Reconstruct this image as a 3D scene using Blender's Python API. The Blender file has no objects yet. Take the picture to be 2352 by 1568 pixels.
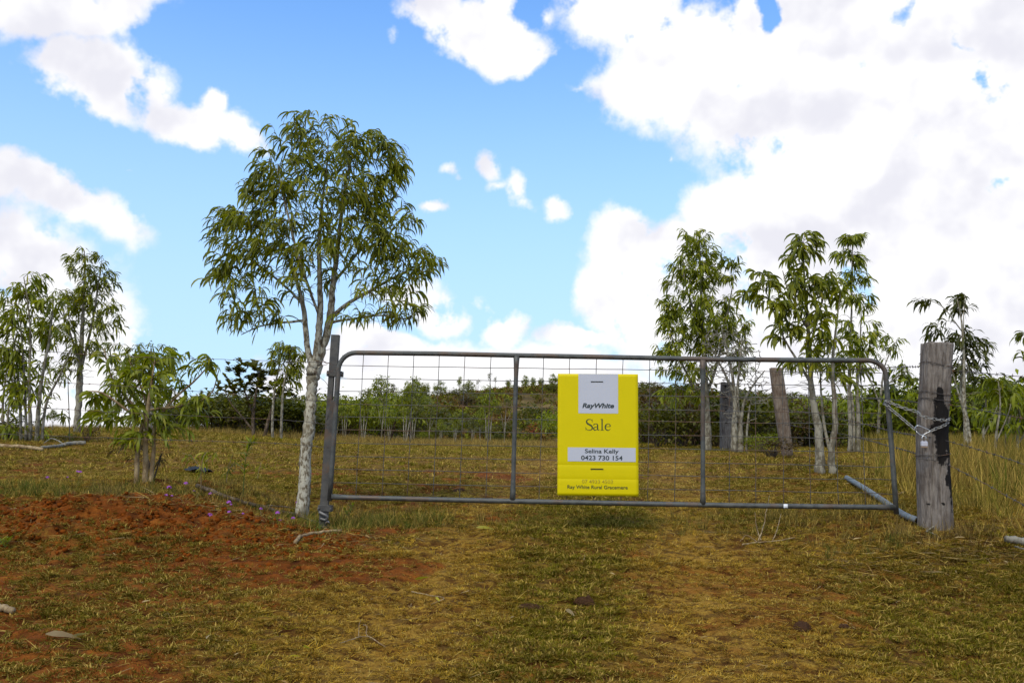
import bpy, math, random
import numpy as np
from mathutils import Vector, Matrix, Euler

random.seed(7)
scene = bpy.context.scene
COL = scene.collection
R = math.radians

# ------------------------------------------------------------------ camera
EYE = Vector((0.0, 0.0, 1.6))
PITCH, ROLL, LENS = 6.0, 1.2, 32.0
cam_data = bpy.data.cameras.new('camera')
cam_data.lens = LENS
cam_data.sensor_width = 36.0
cam_data.clip_start = 0.05
cam_data.clip_end = 4000.0
cam = bpy.data.objects.new('camera', cam_data)
COL.objects.link(cam)
CROT = Matrix.Rotation(R(90 + PITCH), 3, 'X') @ Matrix.Rotation(R(ROLL), 3, 'Z')
cam.matrix_world = Matrix.Translation(EYE) @ CROT.to_4x4()
scene.camera = cam
FPX = LENS / 36.0 * 2352.0      # survey notes of the photograph are in a 2352 x 1568 grid

def ray(px, py):
    return CROT @ Vector(((px - 1176.0) / FPX, (784.0 - py) / FPX, -1.0))

def at(px, py, Y):
    """world point seen at a survey position, on the vertical plane Y metres ahead"""
    d = ray(px, py)
    return EYE + d * (Y / d.y)

def bearing(px, py):
    d = ray(px, py).normalized()
    return math.degrees(math.atan2(d.x, d.y)), math.degrees(math.asin(d.z))

# ------------------------------------------------------------------ world
SUN_EL, SUN_AZ = 52.0, 205.0     # azimuth clockwise from +Y: behind the camera, a little to the left
world = bpy.data.worlds.new('World')
scene.world = world
world.use_nodes = True
NT = world.node_tree
NT.nodes.clear()

class NB:
    """small helper for wiring shader nodes"""
    def __init__(self, nt): self.nt = nt
    def n(self, typ, **kw):
        node = self.nt.nodes.new(typ)
        for k, v in kw.items(): setattr(node, k, v)
        return node
    def put(self, sock, v):
        if v is None: return
        if isinstance(v, bpy.types.NodeSocket): self.nt.links.new(v, sock)
        elif isinstance(v, (tuple, list)) and sock.type == 'RGBA' and len(v) == 3: sock.default_value = (*v, 1)
        else: sock.default_value = v
    def math(self, op, a, b=None, c=None, clamp=False):
        m = self.n('ShaderNodeMath', operation=op); m.use_clamp = clamp
        self.put(m.inputs[0], a); self.put(m.inputs[1], b); self.put(m.inputs[2], c)
        return m.outputs[0]
    def vmath(self, op, a, b=None, scale=None):
        m = self.n('ShaderNodeVectorMath', operation=op)
        self.put(m.inputs[0], a); self.put(m.inputs[1], b)
        if scale is not None: self.put(m.inputs['Scale'], scale)
        return m.outputs[0]
    def mix(self, f, a, b, blend='MIX'):
        m = self.n('ShaderNodeMix', data_type='RGBA', blend_type=blend)
        self.put(m.inputs[0], f); self.put(m.inputs[6], a); self.put(m.inputs[7], b)
        return m.outputs[2]
    def step(self, v, lo, hi, a=0.0, b=1.0, mode='SMOOTHSTEP'):
        m = self.n('ShaderNodeMapRange', interpolation_type=mode)
        self.put(m.inputs[0], v)
        for i, x in enumerate((lo, hi, a, b)): m.inputs[i + 1].default_value = x
        return m.outputs[0]
    def noise(self, vec, scale, detail=4, rough=0.55, out='Fac', dist=0.0):
        m = self.n('ShaderNodeTexNoise')
        self.put(m.inputs['Vector'], vec)
        m.inputs['Scale'].default_value = scale; m.inputs['Detail'].default_value = detail
        m.inputs['Roughness'].default_value = rough; m.inputs['Distortion'].default_value = dist
        return m.outputs[out]
    def ramp(self, f, stops):
        m = self.n('ShaderNodeValToRGB')
        el = m.color_ramp.elements
        while len(el) < len(stops): el.new(0.5)
        for e, (p, c) in zip(el, stops): e.position = p; e.color = (*c, 1)
        self.put(m.inputs[0], f)
        return m.outputs[0]
    def attr(self, name, typ='GEOMETRY'):
        m = self.n('ShaderNodeAttribute', attribute_name=name, attribute_type=typ)
        return m

w = NB(NT)
sky = w.n('ShaderNodeTexSky', sky_type='NISHITA')
sky.sun_disc = False
sky.sun_elevation = R(SUN_EL); sky.sun_rotation = R(SUN_AZ)
sky.altitude = 50; sky.air_density = 1.0; sky.dust_density = 0.6; sky.ozone_density = 2.0
direction = w.n('ShaderNodeTexCoord').outputs['Generated']
sep = w.n('ShaderNodeSeparateXYZ'); w.put(sep.inputs[0], direction)
az = w.math('MULTIPLY', w.math('ARCTAN2', sep.outputs[0], sep.outputs[1]), 57.2958)
el = w.math('MULTIPLY', w.math('ARCSINE', sep.outputs[2]), 57.2958)
warp = w.vmath('SUBTRACT', w.noise(direction, 11.0, 5, 0.6, 'Color'), (0.5, 0.5, 0.5))
cb = w.n('ShaderNodeCombineXYZ'); w.put(cb.inputs[0], az); w.put(cb.inputs[1], el)
P = w.vmath('ADD', cb.outputs[0], w.vmath('SCALE', warp, scale=3.4))
# cumulus banks: survey position, half-width, half-height, tilt, weight
CLOUDS = [
 (120, -8, 245, 78, 8, 1), (225,165,150,80, 0, 1), (330,195, 80, 45,-20, .8), (235,225,90,45,-10,.9),
 (440,290,130, 50,-14, 1), (560,320,75,48,-20,.9), (490,250,35,40,20,.8), (590,285,35,25,0,.5),
 (150,455,165, 62,-22, 1), (-10,400,70,60,-30,.9), (215,370,55,40,0,.38), (300,386,35,12,0,.4), (245,510,70,35,-20,.7),
 (40,620,190,130,0,1.1), (110,760,190,170,-20,1.2), (250,880,190,130,-35,1.15), (400,950,200,90,-10,1),
 (600,930,160,120,0,.9), (60,955,300,75,0,1.15), (300,960,200,60,0,1.1), (490,690,60,28,0,.38), (560,690,110,40,0,.3),
 (1035,393,46,26,0,.68), (1057,415,24,20,0,.55), (1130,385,38,66,15,.8), (1150,430,55,32,30,.68), (1192,425,36,62,20,.78), (1210,460,38,26,0,.6), (1268,483,36,44,10,.75), (993,474,42,24,0,.75),
 (1000,40,110,55,-12,1), (1100,85,160,75,0,1.05), (1190,120,110,52,15,.9), (910,90,40,30,30,.5), (1050,140,70,30,0,.6),(1150,30,80,70,0,.8), (1245,25,60,50,0,.7),
 (1430,40,180,120,-20,1.1), (1560,150,190,120,20,1.2), (1650,180,170,105,0,1.2), (1900,160,330,230,0,1.3), (1340,205,90,18,-10,.42),
 (2150,330,420,330,0,1.3), (2000,430,270,230,0,1.3), (2200,60,280,180,0,1.1),
 (1430,560,105,85,-10,1.1), (1560,560,120,70,10,1), (1700,480,120,100,20,1.1), (1830,520,200,160,0,1.2), (1390,500,55,30,0,.6),
 (1430,690,120,95,0,1.1), (1570,720,220,150,0,1.2), (1385,640,75,42,0,.7), (1330,785,115,27,0,.95), (2000,750,450,280,0,1.3),
 (880,790,130,36,0,1), (1010,715,75,58,-20,1), (940,670,110,50,10,.9), (1090,705,50,16,-15,.42), (1150,765,62,40,0,1), (1120,725,25,40,15,.7),
 (1100,880,480,92,0,1.2), (860,900,300,110,0,1.1), (560,780,80,30,0,.4), (1545,372,10,16,0,.35), (2300,800,200,200,0,1.2),
]
HOLES = [(1768,52,30,48,10,1.1), (1985,138,55,30,15,.75), (2070,40,40,22,0,.5), (2210,95,50,18,-30,.6), (1325,150,28,22,0,.35),
         (1235,670,70,70,0,.6), (1610,590,30,60,0,.25)]
def blob_field(lst, grow):
    acc = None
    for (px, py, rx, ry, tilt, wt) in lst:
        a, e = bearing(px, py)
        mp = w.n('ShaderNodeMapping', vector_type='TEXTURE')
        w.put(mp.inputs['Vector'], P)
        mp.inputs['Location'].default_value = (a, e, 0)
        mp.inputs['Rotation'].default_value = (0, 0, R(tilt - ROLL))
        k = 57.2958 / FPX * grow
        mp.inputs['Scale'].default_value = (rx * k, ry * k, 1)
        g = w.n('ShaderNodeTexGradient', gradient_type='SPHERICAL')
        w.put(g.inputs[0], mp.outputs[0])
        v = w.math('MULTIPLY', g.outputs['Fac'], wt) if wt != 1 else g.outputs['Fac']
        acc = v if acc is None else w.math('SMOOTH_MAX', acc, v, 0.12)
    return acc
field = w.math('SUBTRACT', blob_field(CLOUDS, 1.55), blob_field(HOLES, 1.4))
# the same kind of broken cumulus carries on round the rest of the sky
broad = w.step(w.noise(direction, 2.6, 3, 0.5), 0.42, 0.66, -0.1, 0.9, 'LINEAR')
out_az = w.step(w.math('ABSOLUTE', az), 31.0, 38.0)
out_el = w.step(el, 29.0, 36.0)
outside = w.math('MAXIMUM', out_az, out_el)
field = w.math('ADD', w.math('MULTIPLY', field, w.math('SUBTRACT', 1.0, outside)), w.math('MULTIPLY', broad, outside))
puff = w.noise(direction, 14.0, 8, 0.56)
lit_off = w.vmath('ADD', direction, (-0.008, 0.0, 0.022))
field = w.math('ADD', field, w.math('MULTIPLY', w.math('SUBTRACT', puff, 0.5), 0.76))
alpha = w.step(field, 0.24, 0.52)
relief = w.math('SUBTRACT', w.noise(direction, 10.0, 4, 0.5), w.noise(lit_off, 10.0, 4, 0.5))
shade = w.math('ADD', w.math('MULTIPLY', relief, 2.2), w.noise(direction, 5.0, 3, 0.5))
thick = w.step(field, 0.45, 1.1, 0.10, -0.06, 'LINEAR')
shade = w.step(w.math('ADD', shade, thick), 0.12, 0.72)
cloud_col = w.mix(shade, (0.470, 0.470, 0.512), (0.598, 0.596, 0.604))
tint = w.mix(1.0, sky.outputs[0], (0.92, 1.34, 1.70), 'MULTIPLY')
haze_f = w.step(el, 30.0, 3.0, 0.0, 0.80)
tint = w.mix(haze_f, tint, (3.3, 4.5, 6.1))
bg1 = w.n('ShaderNodeBackground'); w.put(bg1.inputs[0], tint); bg1.inputs[1].default_value = 0.093
bg2 = w.n('ShaderNodeBackground'); w.put(bg2.inputs[0], cloud_col); bg2.inputs[1].default_value = 1.0
mx = w.n('ShaderNodeMixShader'); w.put(mx.inputs[0], alpha)
NT.links.new(bg1.outputs[0], mx.inputs[1]); NT.links.new(bg2.outputs[0], mx.inputs[2])
wo = w.n('ShaderNodeOutputWorld'); NT.links.new(mx.outputs[0], wo.inputs[0])

sun_data = bpy.data.lights.new('sun', 'SUN')
sun_data.energy = 1.5; sun_data.angle = R(26); sun_data.color = (1.0, 0.91, 0.72)
sun = bpy.data.objects.new('sun', sun_data); COL.objects.link(sun)
sd = Vector((math.sin(R(SUN_AZ)) * math.cos(R(SUN_EL)), math.cos(R(SUN_AZ)) * math.cos(R(SUN_EL)), math.sin(R(SUN_EL))))
sun.rotation_euler = sd.to_track_quat('Z', 'Y').to_euler()
sun.location = (0, 0, 30)

vs = scene.view_settings
scene.display_settings.display_device = 'sRGB'
vs.view_transform = 'Standard'; vs.look = 'None'; vs.exposure = 0.86; vs.gamma = 1.0; vs.use_curve_mapping = False
scene.render.engine = 'CYCLES'
scene.cycles.max_bounces = 6; scene.cycles.diffuse_bounces = 3; scene.cycles.transmission_bounces = 4
scene.cycles.transparent_max_bounces = 4

# ------------------------------------------------------------------ numbers: noise and terrain
def _hash(ix, iy, seed):
    h = (ix.astype(np.int64) * 374761393 + iy.astype(np.int64) * 668265263 + seed * 1274126177) & 0x7fffffff
    h = ((h ^ (h >> 13)) * 1274126177) & 0x7fffffff
    return ((h ^ (h >> 16)) & 0xffff) / 65535.0

def vnoise(x, y, seed=0):
    x = np.asarray(x, float); y = np.asarray(y, float)
    ix = np.floor(x).astype(np.int64); iy = np.floor(y).astype(np.int64)
    fx = x - ix; fy = y - iy
    fx = fx * fx * (3 - 2 * fx); fy = fy * fy * (3 - 2 * fy)
    a = _hash(ix, iy, seed); b = _hash(ix + 1, iy, seed); c = _hash(ix, iy + 1, seed); d = _hash(ix + 1, iy + 1, seed)
    return (a * (1 - fx) + b * fx) * (1 - fy) + (c * (1 - fx) + d * fx) * fy

def fbm(x, y, seed=0, octs=4, gain=0.5):
    s = 0; a = 1; t = 0
    for o in range(octs):
        s = s + a * vnoise(np.asarray(x) * 2 ** o, np.asarray(y) * 2 ** o, seed + 17 * o); t += a; a *= gain
    return s / t

def sstep(x, lo, hi):
    t = np.clip((np.asarray(x, float) - lo) / (hi - lo), 0, 1)
    return t * t * (3 - 2 * t)

def bank_mask(x, y):
    """raised red-soil bank left of the gate"""
    return sstep(-x, 1.25, 2.6) * sstep(y, 5.6, 6.95) * (1 - sstep(y, 7.3, 10.0))

def terrain(x, y, fine=True):
    x = np.asarray(x, float); y = np.asarray(y, float)
    d = y
    z = np.where(d < 6.8, 0.135 * np.maximum(d, -3.0), 0.918 + 0.46 * (1 - np.exp(-(np.maximum(d, 6.8) - 6.8) / 6.0)))
    z = z + 0.15 * bank_mask(x, y)
    z = z + 0.20 * sstep(-x, 3.0, 9.0) * sstep(d, 9, 18) * (1 - sstep(d, 60, 120))
    z = z + 0.15 * sstep(x, 1.9, 3.4) * sstep(d, 4.9, 6.7) - 0.05 * sstep(-x, 0.2, 1.4) * (1 - sstep(-x, 1.6, 2.6)) * sstep(d, 6, 7.2) * (1 - sstep(d, 8, 11))
    wl = sstep(x, -36, 4) * (1 - 0.45 * sstep(x, 12, 60))
    hill = 6.4 * sstep(d, 44, 116) * wl * (1 - 0.75 * sstep(d, 124, 230))
    hill = hill * (0.92 + 0.16 * fbm(x / 22.0, d / 22.0, 5, 3))
    z = z + hill + (fbm(x / 5.0, d / 5.0, 9, 3) - 0.5) * 0.14 * sstep(d, 9, 25)
    # wheel ruts worn into the drive
    for (x0, x1) in RUTS:
        xc = x0 + (x1 - x0) * np.clip((d - 3.0) / 4.0, 0, 4)
        z = z - 0.022 * np.exp(-((x - xc) / 0.22) ** 2) * (1 - sstep(d, 14, 22))
    if fine:
        k = 1 - sstep(d, 12, 26)
        rough = 1 + 1.6 * bank_mask(x, y)
        z = z + k * rough * ((fbm(x * 2.2, y * 2.2, 21, 2) - 0.5) * 0.045 + (fbm(x * 9, y * 9, 31, 2) - 0.5) * 0.022 + (vnoise(x * 13, y * 19, 33) - 0.5) * 0.016)
        # crumbled hollow in the bank
        z = z - 0.10 * np.exp(-(((x + 2.92) / 0.17) ** 2 + ((y - 6.55) / 0.16) ** 2))
    return z
RUTS = [(0.72, 1.35), (-0.78, -0.30)]

def tz(x, y): return float(terrain(np.array([x]), np.array([y]))[0])
def ground_at(px, py, near=2.5, far=60.0):
    d = ray(px, py)
    ts = np.geomspace(near, far, 1500)
    xs = EYE.x + d.x / d.y * ts; zs = EYE.z + d.z / d.y * ts
    below = zs < terrain(xs, ts)
    i = int(np.argmax(below)) if below.any() else len(ts) - 1
    return Vector((xs[i], ts[i], tz(xs[i], ts[i])))
def on_ground(px, Y, dz=0.0):
    """point of the terrain Y metres ahead in the direction of survey column px (taken at eye level)"""
    x = at(px, 1010, Y).x
    return Vector((x, Y, tz(x, Y) + dz))

# ------------------------------------------------------------------ mesh helpers
class MB:
    def __init__(self): self.v = []; self.f = []; self.n = 0; self.mi = []
    def add(self, verts, faces, mi=0):
        verts = np.asarray(verts, float).reshape(-1, 3)
        for f in faces: self.f.append(tuple(int(i) + self.n for i in f)); self.mi.append(mi)
        self.v.append(verts); self.n += len(verts)
        return self
    def mesh(self, name, mats=(), smooth=True):
        me = bpy.data.meshes.new(name)
        v = np.concatenate(self.v) if self.v else np.zeros((0, 3))
        me.from_pydata(v.tolist(), [], self.f)
        for m in mats: me.materials.append(m)
        if len(mats) > 1: me.polygons.foreach_set('material_index', self.mi)
        if smooth: me.polygons.foreach_set('use_smooth', [True] * len(me.polygons))
        me.update()
        return me

def fast_mesh(name, verts, faces, mat=None, smooth=True, attrs=None):
    """verts (n,3), faces (m,k) arrays"""
    me = bpy.data.meshes.new(name)
    verts = np.ascontiguousarray(verts, np.float32); faces = np.ascontiguousarray(faces, np.int32)
    m, k = faces.shape
    me.vertices.add(len(verts)); me.vertices.foreach_set('co', verts.ravel())
    me.loops.add(m * k); me.loops.foreach_set('vertex_index', faces.ravel())
    me.polygons.add(m); me.polygons.foreach_set('loop_start', np.arange(m, dtype=np.int32) * k)
    if smooth: me.polygons.foreach_set('use_smooth', np.ones(m, bool))
    if mat: me.materials.append(mat)
    for nm, (typ, arr) in (attrs or {}).items():
        a = me.attributes.new(nm, typ, 'POINT')
        a.data.foreach_set('color' if 'COLOR' in typ else ('vector' if typ == 'FLOAT_VECTOR' else 'value'), np.ascontiguousarray(arr, np.float32 if typ != 'INT' else np.int32).ravel())
    me.update(calc_edges=True)
    me.validate()
    return me

def link(name, data, parent=None, loc=None, rot=None):
    o = bpy.data.objects.new(name, data); COL.objects.link(o)
    if parent is not None: o.parent = parent
    if loc is not None: o.location = loc
    if rot is not None: o.rotation_euler = rot
    return o
def tag(o, label=None, cat=None, group=None, kind=None):
    if label: o['label'] = label
    if cat: o['category'] = cat
    if group: o['group'] = group
    if kind: o['kind'] = kind
    return o
def thing(name, label, cat, loc=(0, 0, 0), rotz=0.0, group=None):
    return tag(link(name, None, None, loc, (0, 0, rotz)), label, cat, group)
def part(name, mb, mat, parent, smooth=True, **kw):
    o = link(name, mb.mesh(name, [mat] if not isinstance(mat, (list, tuple)) else mat, smooth), parent)
    return tag(o, **kw)

def frames(path):
    path = np.asarray(path, float)
    t = np.gradient(path, axis=0)
    t /= np.linalg.norm(t, axis=1)[:, None] + 1e-9
    ref = np.array([0, 0, 1.0]) if abs(t[0][2]) < 0.9 else np.array([1.0, 0, 0])
    us, vs_ = [], []
    u = np.cross(t[0], ref)
    for k in range(len(path)):
        u = u - t[k] * np.dot(u, t[k]); u /= np.linalg.norm(u) + 1e-9
        us.append(u); vs_.append(np.cross(t[k], u))
    return path, np.array(us), np.array(vs_)

def tube(mb, path, radii, sides=8, cap=True, mi=0):
    path, us, vs_ = frames(path)
    n = len(path)
    radii = np.broadcast_to(np.asarray(radii, float), (n,))
    an = np.arange(sides) * 2 * math.pi / sides
    ring = us[:, None, :] * np.cos(an)[None, :, None] + vs_[:, None, :] * np.sin(an)[None, :, None]
    v = (path[:, None, :] + ring * radii[:, None, None]).reshape(-1, 3)
    f = []
    for k in range(n - 1):
        for j in range(sides):
            a = k * sides + j; b = k * sides + (j + 1) % sides
            f.append((a, b, b + sides, a + sides))
    if cap:
        f.append(tuple(range(sides))[::-1]); f.append(tuple((n - 1) * sides + j for j in range(sides)))
    mb.add(v, f, mi)
    return mb

def box(mb, c, s, rot=None, mi=0, bev=0.0):
    x, y, z = s[0] / 2, s[1] / 2, s[2] / 2
    if bev <= 0:
        v = np.array([(i * x, j * y, k * z) for i in (-1, 1) for j in (-1, 1) for k in (-1, 1)], float)
        f = [(0, 1, 3, 2), (4, 6, 7, 5), (0, 4, 5, 1), (2, 3, 7, 6), (0, 2, 6, 4), (1, 5, 7, 3)]
    else:
        b = bev; lay = []
        for zz, ins in ((-z, b), (-z + b, 0), (z - b, 0), (z, b)):
            xx, yy = x - ins, y - ins
            lay.append([(-xx + b, -yy, zz), (xx - b, -yy, zz), (xx, -yy + b, zz), (xx, yy - b, zz), (xx - b, yy, zz), (-xx + b, yy, zz), (-xx, yy - b, zz), (-xx, -yy + b, zz)])
        v = np.array(lay).reshape(-1, 3); f = []
        for k in range(3):
            for j in range(8):
                a = k * 8 + j; b2 = k * 8 + (j + 1) % 8
                f.append((a, b2, b2 + 8, a + 8))
        f.append(tuple(range(8))[::-1]); f.append(tuple(range(24, 32)))
    if rot is not None: v = v @ np.array(rot).T
    mb.add(v + np.asarray(c, float), f, mi)
    return mb

def smooth_path(pts, per=6):
    """Catmull-Rom through points"""
    p = np.asarray(pts, float)
    if len(p) < 3: 
        t = np.linspace(0, 1, per + 1)[:, None]
        return p[0] * (1 - t) + p[-1] * t
    q = np.vstack([2 * p[0] - p[1], p, 2 * p[-1] - p[-2]])
    out = []
    for i in range(1, len(q) - 2):
        for t in np.linspace(0, 1, per, endpoint=False):
            a, b, c, d = q[i - 1], q[i], q[i + 1], q[i + 2]
            out.append(0.5 * (2 * b + (c - a) * t + (2 * a - 5 * b + 4 * c - d) * t * t + (3 * b - a - 3 * c + d) * t ** 3))
    out.append(p[-1])
    return np.array(out)

# ------------------------------------------------------------------ materials
def material(name):
    m = bpy.data.materials.new(name); m.use_nodes = True
    nt = m.node_tree; nt.nodes.clear()
    b = NB(nt)
    out = b.n('ShaderNodeOutputMaterial')
    return m, b, out
def principled(b, out, color, rough=0.8, metal=0.0, spec=0.3, bump=None, bump_d=0.01, bump_s=0.6):
    p = b.n('ShaderNodeBsdfPrincipled')
    b.put(p.inputs['Base Color'], color); b.put(p.inputs['Roughness'], rough); b.put(p.inputs['Metallic'], metal)
    p.inputs['Specular IOR Level'].default_value = spec
    if bump is not None:
        bn = b.n('ShaderNodeBump'); b.put(bn.inputs['Height'], bump)
        bn.inputs['Distance'].default_value = bump_d; bn.inputs['Strength'].default_value = bump_s
        b.put(p.inputs['Normal'], bn.outputs[0])
    b.nt.links.new(p.outputs[0], out.inputs[0])
    return p
def obj_co(b): return b.n('ShaderNodeTexCoord').outputs['Object']
def wpos(b): return b.n('ShaderNodeNewGeometry').outputs['Position']

def leaf_material(name, dark, light, yellow, gloss=0.35, yellow_at=0.9):
    m, b, out = material(name)
    rnd = b.n('ShaderNodeObjectInfo').outputs['Random']
    t = b.math('FRACT', b.math('ADD', b.attr('tint').outputs['Fac'], rnd))
    col = b.ramp(t, [(0.0, dark), (0.55, light), (yellow_at, light), (1.0, yellow)])
    col = b.mix(b.step(b.noise(wpos(b), 2.2, 2), 0.35, 0.7), b.mix(1.0, col, (0.74, 0.76, 0.72), 'MULTIPLY'), col)
    p = b.n('ShaderNodeBsdfPrincipled'); b.put(p.inputs['Base Color'], col); p.inputs['Roughness'].default_value = 0.5
    p.inputs['Specular IOR Level'].default_value = gloss
    tr = b.n('ShaderNodeBsdfTranslucent'); b.put(tr.inputs[0], b.mix(1.0, col, (1.25, 1.25, 0.5), 'MULTIPLY'))
    ms = b.n('ShaderNodeMixShader'); ms.inputs[0].default_value = 0.46
    b.nt.links.new(p.outputs[0], ms.inputs[1]); b.nt.links.new(tr.outputs[0], ms.inputs[2])
    b.nt.links.new(ms.outputs[0], out.inputs[0])
    return m
LEAF = {
 'green':  leaf_material('sickle_leaf_green', (0.085, 0.106, 0.004), (0.250, 0.262, 0.008), (0.36, 0.32, 0.02)),
 'fresh':  leaf_material('leaf_fresh_green', (0.110, 0.138, 0.006), (0.275, 0.300, 0.011), (0.38, 0.34, 0.02)),
 'yellow': leaf_material('leaf_yellow_green', (0.085, 0.12, 0.010), (0.20, 0.23, 0.015), (0.32, 0.28, 0.02)),
 'dark':   leaf_material('leaf_dark_green', (0.044, 0.052, 0.006), (0.105, 0.112, 0.012), (0.09, 0.085, 0.02)),
 'scrub':  leaf_material('leaf_olive_scrub', (0.066, 0.070, 0.010), (0.145, 0.142, 0.018), (0.15, 0.13, 0.03)),
 'brown':  leaf_material('leaf_dry_brown', (0.060, 0.036, 0.016), (0.125, 0.080, 0.030), (0.17, 0.125, 0.04)),
}

def bark_material(name, base, pale, patch, scale=1.0, patch_amt=0.5):
    m, b, out = material(name)
    co = obj_co(b)
    mp = b.n('ShaderNodeMapping'); b.put(mp.inputs[0], co); mp.inputs['Scale'].default_value = (1, 1, 0.55)
    n1 = b.noise(mp.outputs[0], 26 * scale, 5, 0.65)
    n2 = b.noise(mp.outputs[0], 75 * scale, 4, 0.6)
    n3 = b.noise(mp.outputs[0], 7 * scale, 3, 0.5)
    col = b.mix(b.step(n1, 0.50 - 0.12 * patch_amt, 0.56), base, pale)
    col = b.mix(b.math('MULTIPLY', b.step(n3, 0.5, 0.62), 0.7), col, patch)
    col = b.mix(b.step(n2, 0.3, 0.7, 0.0, 0.35), col, b.mix(1.0, col, (0.55, 0.5, 0.45), 'MULTIPLY'))
    principled(b, out, col, 0.9, 0, 0.15, n2, 0.006, 0.8)
    return m
BARK = {
 'lichen': bark_material('bark_lichen_patched', (0.12, 0.092, 0.055), (0.42, 0.395, 0.31), (0.22, 0.195, 0.135), 1.3, 0.8),
 'smooth': bark_material('bark_smooth_grey', (0.17, 0.142, 0.092), (0.25, 0.22, 0.15), (0.13, 0.108, 0.07), 0.7, 0.6),
 'pale':   bark_material('bark_pale_grey', (0.13, 0.112, 0.078), (0.285, 0.262, 0.20), (0.16, 0.142, 0.10), 0.6, 0.55),
 'dark':   bark_material('bark_brown', (0.07, 0.048, 0.03), (0.15, 0.115, 0.08), (0.05, 0.035, 0.025), 0.8, 0.3),
 'dry':    bark_material('bark_dead_grey', (0.17, 0.152, 0.115), (0.26, 0.24, 0.19), (0.16, 0.145, 0.12), 0.5, 0.6),
 'stick':  bark_material('stick_tan', (0.22, 0.15, 0.075), (0.36, 0.27, 0.15), (0.16, 0.10, 0.05), 0.8, 0.6),
}
# ------------------------------------------------------------------ ground
def rut_mask(x, d):
    m = 0
    for (x0, x1) in RUTS:
        xc = x0 + (x1 - x0) * np.clip((d - 3.0) / 4.0, 0, 4)
        m = np.maximum(m, np.exp(-((x - xc) / 0.34) ** 2))
    return m * (1 - sstep(d, 13, 20))

def red_mask(x, d):
    wob = (fbm(x * 1.1, d * 1.1, 41, 3) - 0.5)
    m = sstep(-x + wob * 1.6, 0.15, 1.7) * (1 - sstep(d + wob * 0.8, 7.0, 7.5)) * (0.60 + 0.30 * sstep(fbm(x * 1.9, d * 1.9, 42, 3), 0.36, 0.60))
    edge = np.exp(-((d - 6.50 + wob * 0.9) / 0.30) ** 2) * sstep(-x, 1.0, 1.5) * (0.55 + 0.45 * sstep(fbm(x * 2.6, d * 2.6, 48, 2), .3, .55))
    m = np.maximum(m, edge * 1.15)
    m = np.maximum(m, 0.75 * np.exp(-(((x + 0.25) / 1.1) ** 2 + ((d - 11.0) / 1.5) ** 2)) * sstep(fbm(x * 1.7, d * 1.7, 44, 3), 0.35, 0.6))
    m = np.maximum(m, 0.5 * np.exp(-(((x - 1.2) / 1.4) ** 2 + ((d - 10.5) / 1.5) ** 2)) * sstep(fbm(x * 2, d * 2, 45, 3), 0.42, 0.62))
    spots = sstep(fbm(x * 1.6, d * 1.6, 47, 3), 0.54, 0.68) * (1 - sstep(d, 9, 16))
    m = np.maximum(m, spots * (0.45 + 0.35 * sstep(-x, -0.6, 1.2)))
    return np.clip(m, 0, 1)

def green_mask(x, d):
    g = 0.50 * fbm(x * 0.9, d * 0.9, 61, 3) + 0.15
    mid = 0.5 * (0.72 + 0.6 * np.clip((d - 3.0) / 4.0, 0, 4) + (-0.78 + 0.5 * np.clip((d - 3.0) / 4.0, 0, 4)))
    g = g + 0.44 * np.exp(-((x - mid - 0.12) / 0.42) ** 2) * (1 - sstep(d, 9, 13))
    g = g + 0.30 * np.exp(-((d - 7.5) / 0.9) ** 2) * sstep(x, -1.6, -0.6) * (1 - sstep(x, 1.6, 2.6))
    g = g + 0.24 * sstep(x, 1.5, 2.3) * (1 - sstep(d, 5.6, 6.6))
    g = g + 0.10 * sstep(-x, 0.9, 2.2) * (1 - sstep(d, 6.0, 6.6))
    g = g + 0.14 * sstep(d, 8, 11)
    g = g - 0.38 * rut_mask(x, d)
    return np.clip(g, 0, 1)

def gap_shade_mask(x, d):
    """bare hollows between the tufts, where the shade of the grass is painted"""
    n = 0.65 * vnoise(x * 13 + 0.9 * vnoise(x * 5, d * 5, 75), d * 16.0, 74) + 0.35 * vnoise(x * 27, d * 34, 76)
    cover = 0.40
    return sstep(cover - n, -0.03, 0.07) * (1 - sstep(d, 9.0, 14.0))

def spaced(lo, hi, f):
    out = [lo]
    while out[-1] < hi: out.append(out[-1] + f(out[-1]))
    return np.array(out)
gx = spaced(0, 700, lambda a: 0.017 if a < 3.6 else min(0.017 + (a - 3.6) * 0.05, 40))
gx = np.concatenate([-gx[:0:-1], gx])
gy = np.concatenate([spaced(-60, 2.6, lambda a: 6 if a < -6 else 0.6), spaced(2.9, 1500, lambda a: 0.016 if a < 7.3 else min(0.016 + (a - 7.3) * 0.03, 60))])
GX, GY = np.meshgrid(gx, gy)
GZ = terrain(GX, GY) - 0.016 * gap_shade_mask(GX, GY)
nx, ny = len(gx), len(gy)
idx = np.arange(nx * ny).reshape(ny, nx)
quads = np.stack([idx[:-1, :-1], idx[:-1, 1:], idx[1:, 1:], idx[1:, :-1]], -1).reshape(-1, 4)
m, b, out = material('ground_red_soil_and_thatch')
pos = wpos(b)
a_red = b.attr('red').outputs['Fac']; a_grn = b.attr('green').outputs['Fac']; a_hill = b.attr('hill').outputs['Fac']; a_rut = b.attr('rut').outputs['Fac']
nf = b.noise(pos, 38, 5, 0.65); nm_ = b.noise(pos, 9, 5, 0.6); nc = b.noise(pos, 2.3, 4, 0.55); nn = b.noise(pos, 120, 3, 0.6)
soil = b.ramp(nm_, [(0.28, (0.080, 0.023, 0.004)), (0.50, (0.180, 0.050, 0.007)), (0.74, (0.300, 0.105, 0.014))])
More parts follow.
